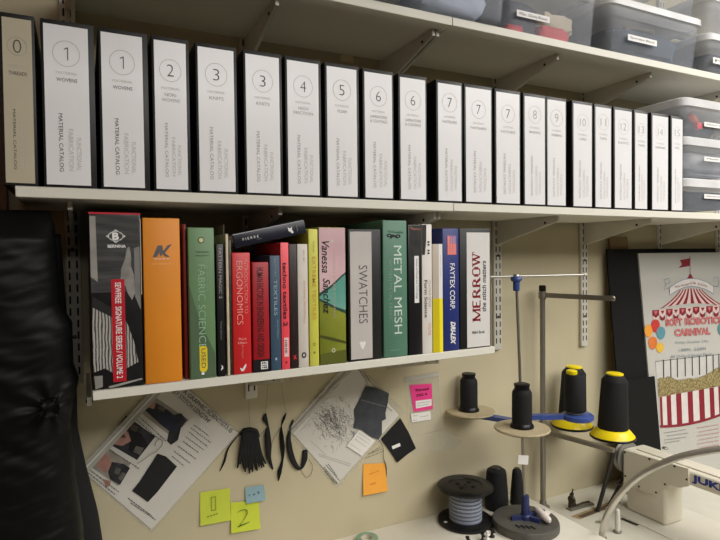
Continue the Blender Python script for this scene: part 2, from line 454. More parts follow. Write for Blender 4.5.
B.ell('emblem_ring', .51, .132, .013, .0095, M_WHITE, 2, .88)
for sg in (-1, 1):
    for sv in (-1, 1): B.poly('emblem_line', [(.51+sg*.19, .132), (.51+sg*.165, .132), (.51, .132+sv*.034), (.51, .132+sv*.039)], M_WHITE, 2)
B.ht('maker_lettering', 'BERNINA', .35, .70, .180, .198, M_WHITE, 2, .03)
B.sheet('clear_pocket_edge', .985, 1.0, .03, .47, mat('pocket_edge', (190, 186, 178), .3), 1.5)
# b. orange
B = Book('orange_binder', 'plain orange binder with a small dark logo near the top of its spine', 143.6, 181.2, 218, depth=.25, cover=mat('orange_cloth', (226, 140, 34), .5, var=.03, scale=14), bev=.005, cat='binder')
M_LG = mat('logo_grey', (96, 92, 96), .5)
B.poly('logo_bars', [(.26, .235), (.40, .165), (.52, .165), (.54, .20), (.66, .165), (.78, .158), (.58, .212), (.72, .235), (.60, .235), (.52, .218), (.46, .235), (.44, .205), (.37, .235)], M_LG, 1.5)
B.ht('logo_underline', '----', .3, .70, .245, .249, M_WHITE, 1.6)
B.ht('logo_lettering', 'A & K DESIGN CO', .22, .74, .272, .281, mat('logo_pale', (244, 200, 130), .5), 1.6)
# c. dark red sliver
B = Book('dark_red_book', 'thin dark red book tucked between the orange binder and the green fabric book', 183.6, 187.6, 224, Y=.012, depth=.17, cover=mat('dark_red', (112, 26, 28), .5))
# d. green fabric science
MG = mat('sage_green', (104, 138, 96), .45, var=.06, scale=12)
B = Book('fabric_science_book', 'sage green fabric science book with a yellow used sticker', 188.8, 215.4, 227.5, depth=.22, cover=MG, bev=.004)
B.poly('darker_panel', [(.03, .38), (.2, .5), (.5, .66), (.97, .84), (.97, .99), (.03, .99)], mat('moss_green', (82, 104, 76), .45), 1)  # darker green over the lower part of the spine
B.vt('title_lettering', 'FABRIC SCIENCE', .35, .62, .245, .80, mat('title_pale_green', (150, 184, 150), .5), 1.6, -.005)
B.vt('subtitle_lettering', 'J.J. Pizzuto\'s', .66, .74, .25, .42, mat('title_pale_green'  , (150, 184, 150)), 1.6)
B.ht('heading_lettering', 'TENTH EDITION', .28, .78, .155, .168, mat('title_dark_green', (66, 92, 62), .5), 1.6)
B.ht('heading_lettering', 'COHEN JOHNSON', .24, .80, .18, .193, mat('title_dark_green', (66, 92, 62), .5), 1.6)
B.ell('round_mark', .5, .083, .0045, .0045, mat('mark_pale', (214, 206, 150), .5), 1.6)
B.ell('round_mark_ring', .5, .083, .0062, .0062, mat('title_dark_green', (66, 92, 62)), 1.7, .7)
B.poly('used_sticker', [(.36, .785), (.60, .785), (.66, .80), (.66, .935), (.60, .955), (.42, .955), (.36, .94)], mat('sticker_yellow', (226, 202, 44), .4), 2)
B.vt('sticker_lettering', 'USED', .43, .59, .80, .93, M_INK, 2.5)
B.ell('white_dot', .48, .965, .003, .003, M_WHITE, 1.8)
# e. thin ones
Book('grey_brown_booklet', 'thin grey-brown booklet rising taller than the black pattern book', 224.7, 225.3, 224.5, Y=.02, depth=.17, cover=mat('taupe', (120, 108, 92), .6), soft=True, bev=.0003, gap=.0002)
B = Book('pattern_magic_book', 'thin black pattern book with white lettering, right of the green fabric book', 217.0, 224.4, 244, depth=.19, cover=mat('spine_black', (28, 28, 28), .35), soft=True, bev=.001)
B.vt('title_lettering', 'PATTERN MAGIC 2', .30, .72, .03, .41, mat('title_grey', (176, 172, 164), .5), 1.5)
B.vt('author_lettering', 'Tomoko Nakamichi', .40, .66, .58, .72, mat('title_grey2', (130, 128, 122), .5), 1.5)
B.poly('white_mark', [(.4, .91), (.7, .925), (.72, .945), (.55, .94), (.5, .955), (.38, .95), (.52, .93)], M_WHITE, 1.5)
B = Book('cream_spine_magazine', 'thin cream spined magazine beside the black pattern book', 226.5, 229.3, 234, depth=.2, cover=mat('cream_card', (206, 192, 166), .55, var=.12, scale=40), soft=True, bev=.0006)
B = Book('olive_magazine', 'dark olive patterned magazine squeezed left of the red ergonomics book', 229.4, 232.2, 240, Y=.006, depth=.2, cover=ramp_mat('olive_pattern', 'noise', 60, [(.35, (40, 42, 32)), (.6, (74, 72, 52)), (.8, (50, 46, 40))], .4), soft=True, bev=.0006)
# h. ergonomics
MR = mat('bright_red', (206, 42, 44), .35, var=.04)
B = Book('ergonomics_book', 'bright red introduction to ergonomics book with a pale title', 232.4, 251.2, 252.5, depth=.22, cover=MR, bev=.004)
MT = mat('title_rose', (240, 168, 158), .5)
B.vt('title_lettering', 'ERGONOMICS', .24, .56, .07, .59, MT, 1.5, -.01)
B.vt('subtitle_lettering', 'INTRODUCTION TO', .66, .84, .05, .50, MT, 1.5, -.015)
B.ht('small_lettering', 'Third', .28, .70, .70, .72, MT, 1.5); B.ht('small_lettering', 'Edition', .26, .76, .73, .75, MT, 1.5)
B.vt('author_lettering', 'Bridger', .42, .58, .76, .87, mat('title_rose2', (222, 110, 104), .5), 1.5)
B.poly('swoosh_mark', [(.35, .945), (.48, .955), (.66, .915), (.70, .93), (.55, .975), (.42, .975)], M_WHITE, 1.5)
# i. human factors
B = Book('human_factors_book', 'dark red human factors engineering book with a black foot and white square mark', 252.6, 269.6, 262, depth=.21, cover=mat('deep_red', (168, 30, 38), .4, var=.05), bev=.003)
B.sheet('black_foot', 0, 1, .885, 1, mat('spine_black', (28, 28, 28)), 1.2)
MD = mat('title_maroon', (58, 14, 18), .5)
B.vt('title_lettering', 'HUMAN FACTORS IN ENGINEERING AND DESIGN', .26, .66, .05, .86, MD, 1.5, .012)
B.sheet('white_square_mark', .44, .86, .905, .975, M_WHITE, 1.6)
for k, tx in enumerate(('Mc', 'Graw', 'Hill')): B.ht('mark_lettering', tx, .5, .80, .911+.021*k, .926+.021*k, M_BLACK, 2.2, .03)
# j. textiles
B = Book('textiles_book', 'slate blue textiles book between the dark red and pink books', 270.2, 280.8, 255.4, depth=.2, cover=mat('slate_blue', (62, 86, 106), .45, var=.05), bev=.002)
MS = mat('title_ice', (160, 182, 196), .5)
B.vt('title_lettering', 'TEXTILES', .36, .68, .21, .52, MS, 1.5); B.vt('author_lettering', 'Kadolph Langford', .42, .60, .03, .18, MS, 1.5, -.01)
B.vt('edition_lettering', 'Ninth Edition', .62, .78, .56, .72, MS, 1.5, -.01); B.ell('round_mark', .5, .90, .0022, .003, MS)
# k. techno textiles
B = Book('techno_textiles_book', 'coral pink techno textiles paperback with bold black title', 281.0, 289.4, 242.5, depth=.2, cover=mat('coral', (244, 82, 92), .35, var=.03), soft=True, bev=.001)
B.vt('title_lettering', 'techno textiles 2', .24, .76, .155, .66, M_BLACK, 1.5, .02)
B.sheet('barcode_sticker', .30, .86, .75, .90, mat('sticker_rose', (236, 200, 196), .5), 1.4)
for k in range(7): B.sheet('barcode_bar', .38, .66, .77+.016*k, .776+.016*k+.002*(k % 3), mat('bar_dark', (110, 60, 64), .5), 1.8)
B.ell('red_dot', .55, .945, .0022, .0028, mat('dot_red', (150, 20, 34), .5))
# l. black with red logo
B = Book('black_brown_paperback', 'blackish brown paperback with a small red mark near its foot', 289.6, 297.6, 244, depth=.2, cover=mat('black_brown', (44, 32, 30), .4), soft=True, bev=.001)
B.vt('title_lettering', 'THE MATERIAL BOOK', .42, .60, .08, .40, mat('title_brown', (86, 68, 62), .5), 1.5)
B.vt('author_lettering', 'Chris Lefteri', .44, .58, .55, .72, mat('title_brown', (86, 68, 62)), 1.5)
B.poly('red_mark', [(.3, .89), (.55, .90), (.78, .885), (.66, .905), (.82, .93), (.55, .92), (.34, .935), (.48, .912)], mat('mark_red', (206, 44, 44), .5), 1.5)
# m. white
B = Book('white_paperback', 'white paperback with faint orange lettering and a black round mark at its foot', 297.9, 308.3, 244, depth=.2, cover=mat('warm_white', (214, 206, 194), .45, var=.03), soft=True, bev=.001)
B.vt('title_lettering', 'EXTREME MATERIALS', .56, .72, .30, .64, mat('title_tan', (206, 150, 122), .5), 1.5)
B.vt('author_lettering', 'BELL BEY', .54, .70, .05, .15, M_INKG, 1.5)
B.ell('round_mark', .52, .90, .0052, .0062, M_BLACK, 1.5, .55)
# n. lime
B = Book('extreme_textiles_book', 'lime yellow textiles book with an orange embossed title', 309.0, 318.7, 229, depth=.22, cover=mat('lime_yellow', (208, 206, 84), .45, var=.04), bev=.002)
B.vt('title_lettering', 'EXTREME TEXTILES', .36, .72, .20, .66, mat('title_amber', (206, 156, 62), .5), 1.5, .01)
B.vt('author_lettering', 'McQuaid', .44, .60, .09, .17, mat('title_olive', (130, 128, 52), .5), 1.5)
B.ell('round_mark', .48, .84, .0028, .0035, mat('title_olive', (130, 128, 52)), 1.5, .6); B.ell('round_mark', .48, .90, .0026, .0026, mat('title_olive', (130, 128, 52)))
# o. pink / teal / green binder with handwriting
B = Book('swatch_binder', 'thick pink, teal and green binder with a name handwritten down its spine', 319.2, 346.0, 227.3, depth=.24, cover=ramp_mat('grass_green', 'noise', 14, [(.3, (118, 128, 40)), (.7, (146, 152, 58))], .35), bev=.002, cat='binder')
B.poly('pink_field', [(0.01, .004), (.99, .004), (.99, .33), (.85, .35), (.45, .42), (.01, .475)], ramp_mat('dusty_pink', 'noise', 10, [(.3, (204, 166, 172)), (.7, (222, 188, 190))], .35), 1)
B.poly('teal_field', [(.01, .478), (.45, .425), (.85, .353), (.99, .333), (.99, .60), (.9, .61), (.6, .58), (.3, .545), (.01, .515)], ramp_mat('teal', 'noise', 14, [(.3, (84, 150, 136)), (.7, (120, 178, 160))], .35), 1)
B.poly('dark_band', [(.01, .475), (.45, .42), (.85, .35), (.99, .33), (.99, .345), (.85, .365), (.45, .44), (.01, .50)], mat('deep_teal', (44, 74, 62), .4), 1.2)
B.poly('dark_band', [(.01, .515), (.3, .545), (.6, .58), (.99, .61), (.99, .635), (.6, .60), (.3, .565), (.01, .53)], mat('deep_teal', (44, 74, 62), .4), 1.2)
B.poly('dark_blade', [(.01, .78), (.4, .80), (.99, .84), (.99, .86), (.4, .825), (.01, .80)], mat('deep_olive', (74, 78, 26), .4), 1.2)
B.poly('lower_field', [(.01, .92), (.99, .90), (.99, .995), (.01, .995)], mat('deep_olive2', (92, 98, 36), .4), 1.2)
B.vt('handwriting', 'Vanessa', .10, .38, .10, .33, M_BLACK, 2, .012, .3); B.vt('handwriting', 'Sanchez', .14, .40, .37, .63, M_BLACK, 2, .012, .3)
B.vt('faint_lettering', 'DESIGN EVERYTHING', .52, .60, .16, .66, mat('faint_rose', (190, 160, 150), .5), 1.5, -.01)
B.ell('round_mark', .5, .90, .0046, .0046, mat('ring_pale', (200, 200, 170), .4), 2, .55)
B.ell('round_mark', .5, .10, .003, .003, mat('ring_pale', (200, 200, 170), .4), 1.5)
# p. SWATCHES
B = Book('swatches_binder', 'black ring binder with a silver-grey insert reading swatches', 348.6, 381.6, 229, depth=.26, cover=M_VINYL, cat='binder')
MSI = mat('silver_sheet', (196, 190, 184), .35, var=.04, scale=20)
x0u, x1u = .05, .70
B.sheet('spine_insert', x0u, x1u, .02, .985, MSI, 1.4)
B.vt('title_lettering', 'SWATCHES', .30, .56, .275, .715, M_INK, 2.4, -.008)
B.poly('heart_mark', [(.3, .86), (.36, .85), (.40, .86), (.45, .85), (.5, .865), (.42, .91), (.4, .915), (.34, .895)], M_WHITE, 2.2)
# q. METAL MESH
B = Book('metal_mesh_binder', 'green metal mesh binder with large white title letters', 383.2, 407.5, 220.3, depth=.25, cover=mat('jade_green', (88, 130, 108), .45, var=.04), bev=.004, cat='binder')
B.vt('title_lettering', 'METAL MESH', .44, .76, .185, .83, mat('title_mint', (206, 220, 208), .5), 1.6, .0)
B.vt('subtitle_lettering', 'WOVEN METAL FABRIC', .22, .36, .28, .74, mat('title_moss', (124, 160, 140), .5), 1.6, -.01)
for k, (u, v) in enumerate(((.26, .11), (.62, .115))): B.ell('bow_mark', u, v, .0068, .0042, M_BLACK, 1.6, .45)
B.poly('bow_mark', [(.3, .125), (.42, .10), (.6, .125), (.62, .135), (.44, .118), (.3, .138)], M_BLACK, 1.7)
B.ht('small_lettering', 'meshtec', .5, .86, .075, .095, mat('title_pine', (58, 90, 72), .5), 1.6); B.ht('small_lettering', 'METALS', .2, .5, .075, .09, mat('title_pine', (58, 90, 72), .5), 1.6)
B.ht('small_lettering', 'PRODUCT', .22, .66, .865, .868, mat('title_pine', (58, 90, 72)), 1.6); B.ht('small_lettering', '------', .26, .64, .945, .95, mat('title_moss', (124, 160, 140)), 1.6)
# r. black with strip
B = Book('black_booklet_binder', 'black binder with a narrow white title strip, right of the green metal mesh binder', 408.4, 421.6, 224.5, depth=.24, cover=mat('spine_black2', (26, 26, 26), .35, var=.15), cat='binder', bev=.002)
B.sheet('title_strip', .46, .80, .24, .60, M_WHITE, 1.4)
B.vt('strip_lettering', 'Advanced Membrane Technology', .54, .72, .26, .57, M_INK, 2)
B.poly('grey_photo_patch', [(.1, .01), (.98, .01), (.98, .235), (.1, .235)], ramp_mat('patch_grey', 'noise', 25, [(.35, (40, 40, 40)), (.7, (70, 68, 66))], .35), 1.3)
B.poly('rust_edge', [(.14, .012), (.5, .03), (.98, .03), (.98, .04), (.4, .042), (.14, .03)], mat('rust', (134, 84, 64), .5), 1.6)
# s. white form science
B = Book('white_science_book', 'white book with black serif lettering and a grey photo corner', 422.0, 432.2, 224.3, depth=.22, cover=mat('chalk_white', (222, 217, 208), .45, var=.03), soft=True, bev=.001)
B.poly('grey_photo_corner', [(.02, .004), (.46, .004), (.44, .12), (.30, .235), (.02, .235)], ramp_mat('patch_grey', 'noise', 25, [(.35, (40, 40, 40)), (.7, (70, 68, 66))]), 1.2)
B.vt('title_lettering', 'Form Science', .22, .52, .43, .72, M_INK, 1.6, .02)
B.vt('second_lettering', 'TEXTILE EDGE', .66, .84, .43, .64, mat('title_sand', (176, 150, 120), .5), 1.6)
B.vt('orange_lettering', 'VOTE', .58, .84, .76, .86, mat('title_orange', (214, 140, 96), .5), 1.6)
B.vt('black_blocks', 'II II', .56, .76, .13, .23, M_BLACK, 1.6, .03)
# t, u
B = Book('white_yellow_booklet', 'beige and white booklet with a bright yellow lower half', 432.5, 442.7, 244, depth=.2, cover=mat('beige_card', (186, 172, 156), .5, var=.03), soft=True, bev=.001)
B.sheet('white_edge', .62, 1, 0, .50, M_WHITE, 1.2); B.sheet('yellow_half', 0, 1, .50, 1, mat('mustard', (204, 186, 24), .4, var=.03), 1.2); B.sheet('yellow_edge', .66, 1, .50, 1, mat('vivid_yellow', (246, 230, 46), .4, var=.02), 1.5)
B.vt('edge_lettering', 'fabric guide', .74, .86, .1, .3, M_INKL, 1.6)
# v. FAYTEX
B = Book('navy_binder', 'navy blue binder with a red flag mark and white company lettering', 442.9, 459.4, 228.3, depth=.25, cover=mat('navy', (40, 52, 116), .4, var=.05), bev=.003, cat='binder')
B.sheet('flag_mark', .28, .82, .06, .215, mat('flag_red', (226, 118, 112), .45), 1.4)
B.sheet('flag_canton', .44, .82, .062, .125, mat('flag_canton', (132, 112, 160), .45), 1.8)
for k in range(5): B.sheet('flag_stripe', .32+.1*k, .345+.1*k, .07, .21, mat('flag_pale', (238, 170, 160), .45), 2.1)
B.vt('title_lettering', 'FAYTEX CORP.', .42, .72, .285, .665, M_WHITE, 1.6, .01)
B.vt('brand_lettering', 'DRI-LEX', .44, .74, .76, .95, M_WHITE, 1.6, .05, .3)
# w. MERROW
B = Book('stitch_binder', 'black binder with a white spine sheet and maroon lettering, right end of lower shelf', 459.8, 491.2, 228.3, depth=.255, cover=M_VINYL, cat='binder', gap=.001)
B.sheet('spine_sheet', .215, .955, .035, .99, mat('spine_white', (216, 213, 208), .4, var=.02), 1.4)
def serif_word(bookobj, word, u0, u1, v0, v1, m):
    """heavy slab-serif capitals running down the spine"""
    D = {'M': [((0, 0), (0, 1), .2), ((0, 1), (.5, 0), .2), ((.5, 0), (1, 1), .12), ((1, 0), (1, 1), .2)],
         'E': [((.1, 0), (.1, 1), .24), ((.1, 1), (.9, 1), .1), ((.1, .5), (.7, .5), .1), ((.1, 0), (.95, 0), .1)],
         'R': [((.1, 0), (.1, 1), .24), ((.1, 1), (.65, 1), .1), ((.1, .5), (.65, .5), .1), ((.75, .56), (.75, .94), .24), ((.5, .5), (.95, 0), .24)],
         'O': [((.08, .2), (.08, .8), .26), ((.92, .2), (.92, .8), .26), ((.1, .85), (.3, 1), .12), ((.3, 1), (.7, 1), .1), ((.7, 1), (.9, .85), .12), ((.1, .15), (.3, 0), .12), ((.3, 0), (.7, 0), .1), ((.7, 0), (.9, .15), .12)],
         'W': [((0, 1), (.27, 0), .2), ((.27, 0), (.5, 1), .1), ((.5, 1), (.75, 0), .2), ((.75, 0), (1, 1), .1)]}
    S = {'M': [(0, 0), (1, 0), (0, 1), (1, 1)], 'E': [], 'R': [(.1, 0), (.95, 0)], 'O': [], 'W': [(0, 1), (.5, 1), (1, 1)]}
    wd = {'M': 1.3, 'E': .95, 'R': 1.05, 'O': 1.1, 'W': 1.4}
    tot = sum(wd[c] for c in word)+.34*(len(word)-1); x = 0; b = MB()
    def pt(a, c): return bookobj.P(u1-(u1-u0)*c, v1-(v1-v0)*a/tot, 2)
    for ch in word:
        w_ = wd[ch]
        for (ax, ay), (bx, by), th in D[ch]:
            A = V((x+ax*w_, ay)); Bq = V((x+bx*w_, by)); d = (Bq-A).normalized(); n = V((-d.y, d.x))*th*.66
            b.poly([pt(*(A+n)), pt(*(Bq+n)), pt(*(Bq-n)), pt(*(A-n))])
        for sx, sy in S[ch]:
            b.poly([pt(x+sx*w_-.27, sy-.05), pt(x+sx*w_+.27, sy-.05), pt(x+sx*w_+.27, sy+.05), pt(x+sx*w_-.27, sy+.05)])
        x += w_+.34
    link('title_lettering', b, m, bookobj.cover, 0)
serif_word(B, 'MERROW', .40, .63, .215, .765, mat('maroon', (132, 26, 34), .5))
link('motto_lettering', MB().text('the stitch matters', B.P(.76, .485, 2.2), EZ, -EX, .43*B.h, .14*B.w, .02, .15), M_INK, B.cover, 0)
B.ht('foot_lettering', 'M&A Book', .38, .78, .855, .88, M_INK, 2.2, .02)
B.ht('trademark', 'o', .41, .46, .195, .205, mat('maroon', (132, 26, 34)), 2)

# lying book on top
TL = W(231.9, 234.6, .004); TR = W(304.2, 219.6, .004); BLc = W(233, 251.0, .004)
d = (TR-TL); L_ = d.length; ang = -math.atan2(d.z, d.x); th = .0285
cx = (TL+TR)/2
MX = Matrix.Translation(V((cx.x, 0, cx.z))) @ Matrix.Rotation(ang, 4, 'Y')
t = thing('navy_book', 'dark navy hardback lying tilted across the tops of the red and pink books', 'book', (cx.x, .1, cx.z-th))
MN = mat('ink_navy', (30, 32, 44), .35, var=.06)
b = MB(); hL = L_/2
b.box(-hL, hL, .004, .010, -th, 0, .004); b.box(-hL, hL, .006, .17, -.0028, 0, .001, 1); b.box(-hL, hL, .006, .17, -th, -th+.0028, .001, 1)
cov = link('cover', b.xf(MX), MN, t)
link('page_block', MB().box(-hL+.004, hL-.004, .01, .165, -th+.003, -.003).xf(MX), M_PAGES, t)
link('pale_top_edge', MB().box(-hL+.001, hL-.003, .0032, .0052, -.0022, -.0002).xf(MX), mat('edge_grey', (165, 165, 170), .4), cov)
link('title_lettering', MB().text('P I E R R E', (-hL+.036, .0035, -.014), EX, EZ, .034, .0050, .0).xf(MX), M_WHITE, cov, 0)
link('small_lettering', MB().text('cardin', (-hL+.053, .0035, -.0195), EX, EZ, .009, .0026).xf(MX), M_INKG, cov, 0)
link('bird_mark', MB().poly([V((hL-.036+x, .0035, -.016+z)) for x, z in ((-.004, .008), (0, .004), (.006, .007), (.004, .001), (.007, -.006), (.002, -.007), (0, -.003), (-.004, -.001))]).xf(MX), M_WHITE, cov, 0)
link('stem_mark', MB().box(hL-.0205, hL-.0195, .0034, .0042, -.020, -.008).xf(MX), M_INKG, cov)

# -------------------------------------------------------------- clear bins
M_BIN = clear('bin_plastic', (222, 228, 238), .11, .18)
M_LID = clear('lid_plastic', (244, 244, 244), .62, .3)
def lump(mb, c, r, seed, sq=(1, 1, 1), amp=.14, n=26, m=16):
    c = V(c); rows = []
    for j in range(1, m):
        ph = PI*j/m; row = []
        for k in range(n):
            a = 2*PI*k/n; d = V((math.sin(ph)*math.cos(a), math.sin(ph)*math.sin(a), math.cos(ph)))
            e = V([math.copysign(abs(q)**.45, q) for q in d])
            f = 1+amp*noise.noise(d*2.3+V((seed*7.3, seed, 0)))+amp*.5*noise.noise(d*6+V((0, seed*3.1, seed)))
            row.append(c+V((e.x*r[0], e.y*r[1], e.z*r[2]))*f)
        rows.append(row)
    mb.grid(rows, True); return mb
def clearbin(label, x0, x1, y0, y1, z0, z1, lab=None, labtext='', group='clear plastic bins', lidh=.016, tapr=.012):
    t = thing('storage_bin', label, 'storage bin', ((x0+x1)/2, (y0+y1)/2, z0), group)
    b = MB()
    def ring(k, r, z, ins=0):
        xa, xb, ya, yb = x0+k+ins, x1-k-ins, y0+k+ins, y1-k-ins; pts = []
        for (cx_, cy_, a0) in ((xb-r, yb-r, 0), (xa+r, yb-r, PI/2), (xa+r, ya+r, PI), (xb-r, ya+r, 1.5*PI)):
            for q in range(6):
                a = a0+PI/2*q/5; pts.append(V((cx_+r*math.cos(a), cy_+r*math.sin(a), z)))
        return pts
    hz = z1-z0-lidh
    b.grid([ring(tapr+.010, .02, z0), ring(tapr+.002, .024, z0+.006), ring(tapr, .026, z0+.016), ring(tapr*.3, .03, z0+hz*.72), ring(.001, .03, z0+hz*.73), ring(0, .03, z0+hz),
            ring(0, .03, z0+hz, .002), ring(tapr, .026, z0+.018, .002), ring(tapr+.008, .02, z0+.004, .002)], True)
    body = link('body', b, M_BIN, t)
    l = MB().grid([ring(-.006, .034, z0+hz-.006), ring(-.006, .034, z1-.004), ring(-.002, .03, z1), ring(.02, .02, z1), ring(.024, .02, z1-.004), ring(.05, .02, z1-.004)], True)
    link('lid', l, M_LID, t)
    if lab:
        (xl, xr, zl_, zh_) = lab
        o = link('label_strip', MB().box(xl, xr, y0+tapr*.2-.003, y0+tapr*.2-.002, zl_, zh_), M_WHITE, t)
        if labtext: link('label_lettering', MB().text(labtext, ((xl+xr)/2, y0+tapr*.2-.0034, (zl_+zh_)/2), EX, EZ, (xr-xl)*.84, (zh_-zl_)*.42), M_INK, o, 0)
    return t
def wx(px, py, Y=0): return W(px, py, Y).x
zt0 = .5704
# top shelf, left to right
clearbin('leftmost clear plastic bin on the top shelf, only its base corner showing', .27, wx(405, 3), -.035, .255, zt0, zt0+.19, group='clear plastic bins on the top shelf')
clearbin('wide pale clear plastic bin overhanging the top shelf above the binders numbered 7', wx(412, 8), wx(505, 15), -.03, .255, zt0, zt0+.19, group='clear plastic bins on the top shelf')
def wz(px, py, Y=0): return W(px, py, Y).z
clearbin('clear bin with a long white label and red pouches inside, on the top shelf', wx(509, 25), wx(605, 48), .012, .255, zt0, zt0+.19,
         (wx(520, 11), wx(553, 17), wz(520, 14), wz(520, 7.5)), 'Misc. Glove Boxes', group='clear plastic bins on the top shelf')
tD = clearbin('clear bin full of dark fabric under another bin, top shelf right', wx(609, 50), wx(704, 66), .004, .255, zt0, wz(640, 4)+.006,
         (wx(629, 37), wx(658, 41), wz(640, 42), wz(640, 36)), 'Spandex Black', group='clear plastic bins on the top shelf')
zz = wz(640, 4)+.0065
clearbin('clear bin stacked on the bin of dark fabric at the top right', wx(609, 50), wx(704, 66), .008, .255, zz, zz+.16, group='clear plastic bins on the top shelf')
clearbin('clear bin of grey fabric at the right edge of the top shelf', wx(707.5, 66), wx(707.5, 66)+.38, .0, .255, zt0, zt0+.125, (wx(713, 60), wx(713, 60)+.12, wz(713, 63), wz(713, 57)), 'Felt', group='clear plastic bins on the top shelf')
xe = wx(707.5, 66)
clearbin('clear bin stacked topmost at the right edge of the top shelf', xe, xe+.38, .002, .255, zt0+.1255, zt0+.25, group='clear plastic bins on the top shelf')
# stack on the catalog shelf
xk = wx(683.6, 150)+.004
zs = [zA(xk)+.0004, W(684, 177.5).z, W(684, 135.5).z, W(690, 97).z]
stack_labels = ['black filled clear bin at the bottom of the stack beside the last binder', 'grey filled clear bin in the middle of the stack beside the last binder', 'clear bin with an orange and red item, topmost beside the last binder']
for k in range(3):
    z0, z1 = zs[k]+(.0004 if k else 0), zs[k+1]
    ly = (196, 158.5, 124)[k]
    clearbin(stack_labels[k], xk, xk+.36, .004, .262, z0, z1, (wx(705, ly)+.0, wx(705, ly)+.16, wz(708, ly+2.5), wz(708, ly-2.0)), ('Neoprene Black', 'Mesh Grey', 'Nylon Ripstop')[k], group='clear plastic bins stacked on the catalog shelf', lidh=.02, tapr=.006)
MDK = ramp_mat('dark_cloth', 'noise', 18, [(.3, (26, 27, 30)), (.7, (60, 62, 66))], .8, bump=.4)
MGK = ramp_mat('grey_cloth', 'noise', 14, [(.3, (120, 122, 124)), (.7, (160, 160, 160))], .8, bump=.4)
MRK = mat('red_cloth', (196, 40, 44), .6, var=.1)
MPB = mat('pale_blue_cloth', (176, 186, 206), .8, var=.06)
def content(name, label, c, r, m, seed, cat='fabric'):
    tag(link(name, lump(MB(), c, r, seed), m), label, cat)
cxB = (wx(412, 8)+wx(505, 15))/2
wB = wx(505, 15)-wx(412, 8)
content('folded_fabric', 'pale blue folded fabric inside the wide clear bin above the binders numbered 7', (cxB, .115, zt0+.062), (wB*.36, .095, .042), MPB, 1)
xC0, xC1 = wx(509, 25), wx(605, 48)
content('red_pouch', 'red pouch at the bottom left inside the bin with the long white label', (xC0+.055, .050, zt0+.022), (.028, .014, .013), MRK, 2, 'pouch')
content('red_pouch', 'bright red pouch at the bottom middle of the bin with the long white label', (xC0+.195, .052, zt0+.030), (.052, .015, .021), MRK, 3, 'pouch')
MBL = ramp_mat('ink_cloth', 'noise', 14, [(.3, (34, 36, 44)), (.7, (66, 68, 80))], .8, bump=.4)
content('dark_bundle', 'dark cloth bundle filling the left of the bin with the long white label', (xC0+.115, .15, zt0+.078), (.076, .062, .060), MBL, 4)
content('pale_bundle', 'beige folded cloth in the right of the bin with the long white label', (xC1-.090, .15, zt0+.088), (.066, .070, .030), mat('beige_cloth', (206, 194, 170), .8), 5)
content('dark_bundle', 'dark folded cloth under the beige cloth in the bin with the long white label', (xC1-.090, .15, zt0+.034), (.064, .060, .018), MBL, 14)
xD0, xD1 = wx(609, 50), wx(704, 66)
content('dark_fabric', 'dark slate fabric packed inside the bin at the top right', ((xD0+xD1)/2-.004, .13, zt0+.060), (.160, .098, .044), ramp_mat('slate_cloth', 'noise', 9, [(.3, (34, 40, 48)), (.6, (62, 72, 82)), (.8, (60, 104, 136))], .8, bump=.5), 6)
content('beige_fabric', 'beige fabric lying on the dark slate fabric in the bin at the top right', ((xD0+xD1)/2+.05, .15, zt0+.132), (.08, .06, .010), mat('beige_cloth', (206, 194, 170)), 15)
content('grey_fabric', 'grey fabric inside the clear bin at the right edge of the top shelf', (xe+.18, .125, zt0+.050), (.14, .09, .032), MDK, 7)
content('black_foam', 'black material filling the bottom bin of the stack beside the last binder', (xk+.18, .130, (zs[0]+zs[1])/2-.007), (.135, .098, .031), mat('black_foam', (20, 22, 24), .8), 8)
content('grey_mesh', 'grey material filling the middle bin of the stack beside the last binder', (xk+.18, .130, (zs[1]+zs[2])/2-.008), (.150, .106, .042), MGK, 9)
content('grey_bag', 'crumpled dark grey bag inside the topmost bin of the stack beside the last binder', (xk+.18, .155, (zs[2]+zs[3])/2-.008), (.130, .070, .034), mat('grey_bag', (70, 68, 68), .3, var=.5, scale=22, bump=.8, bscale=40), 10, 'bag')
q = MB(); pc = W(692, 118, .05); pd = W(698, 126, .045)
q.tube([W(689.5, 115, .05), pc, W(696, 122, .048)], [.008, .012, .009], 12)
o = thing('orange_clip', 'small orange and red item pressed inside the topmost bin of the stack', 'clip', pc); link('orange_body', q, mat('orange_item', (214, 110, 60), .5), o)
link('red_tip', lump(MB(), pd, (.014, .008, .011), 12, amp=.1), mat('red_item', (216, 62, 66), .5), o)

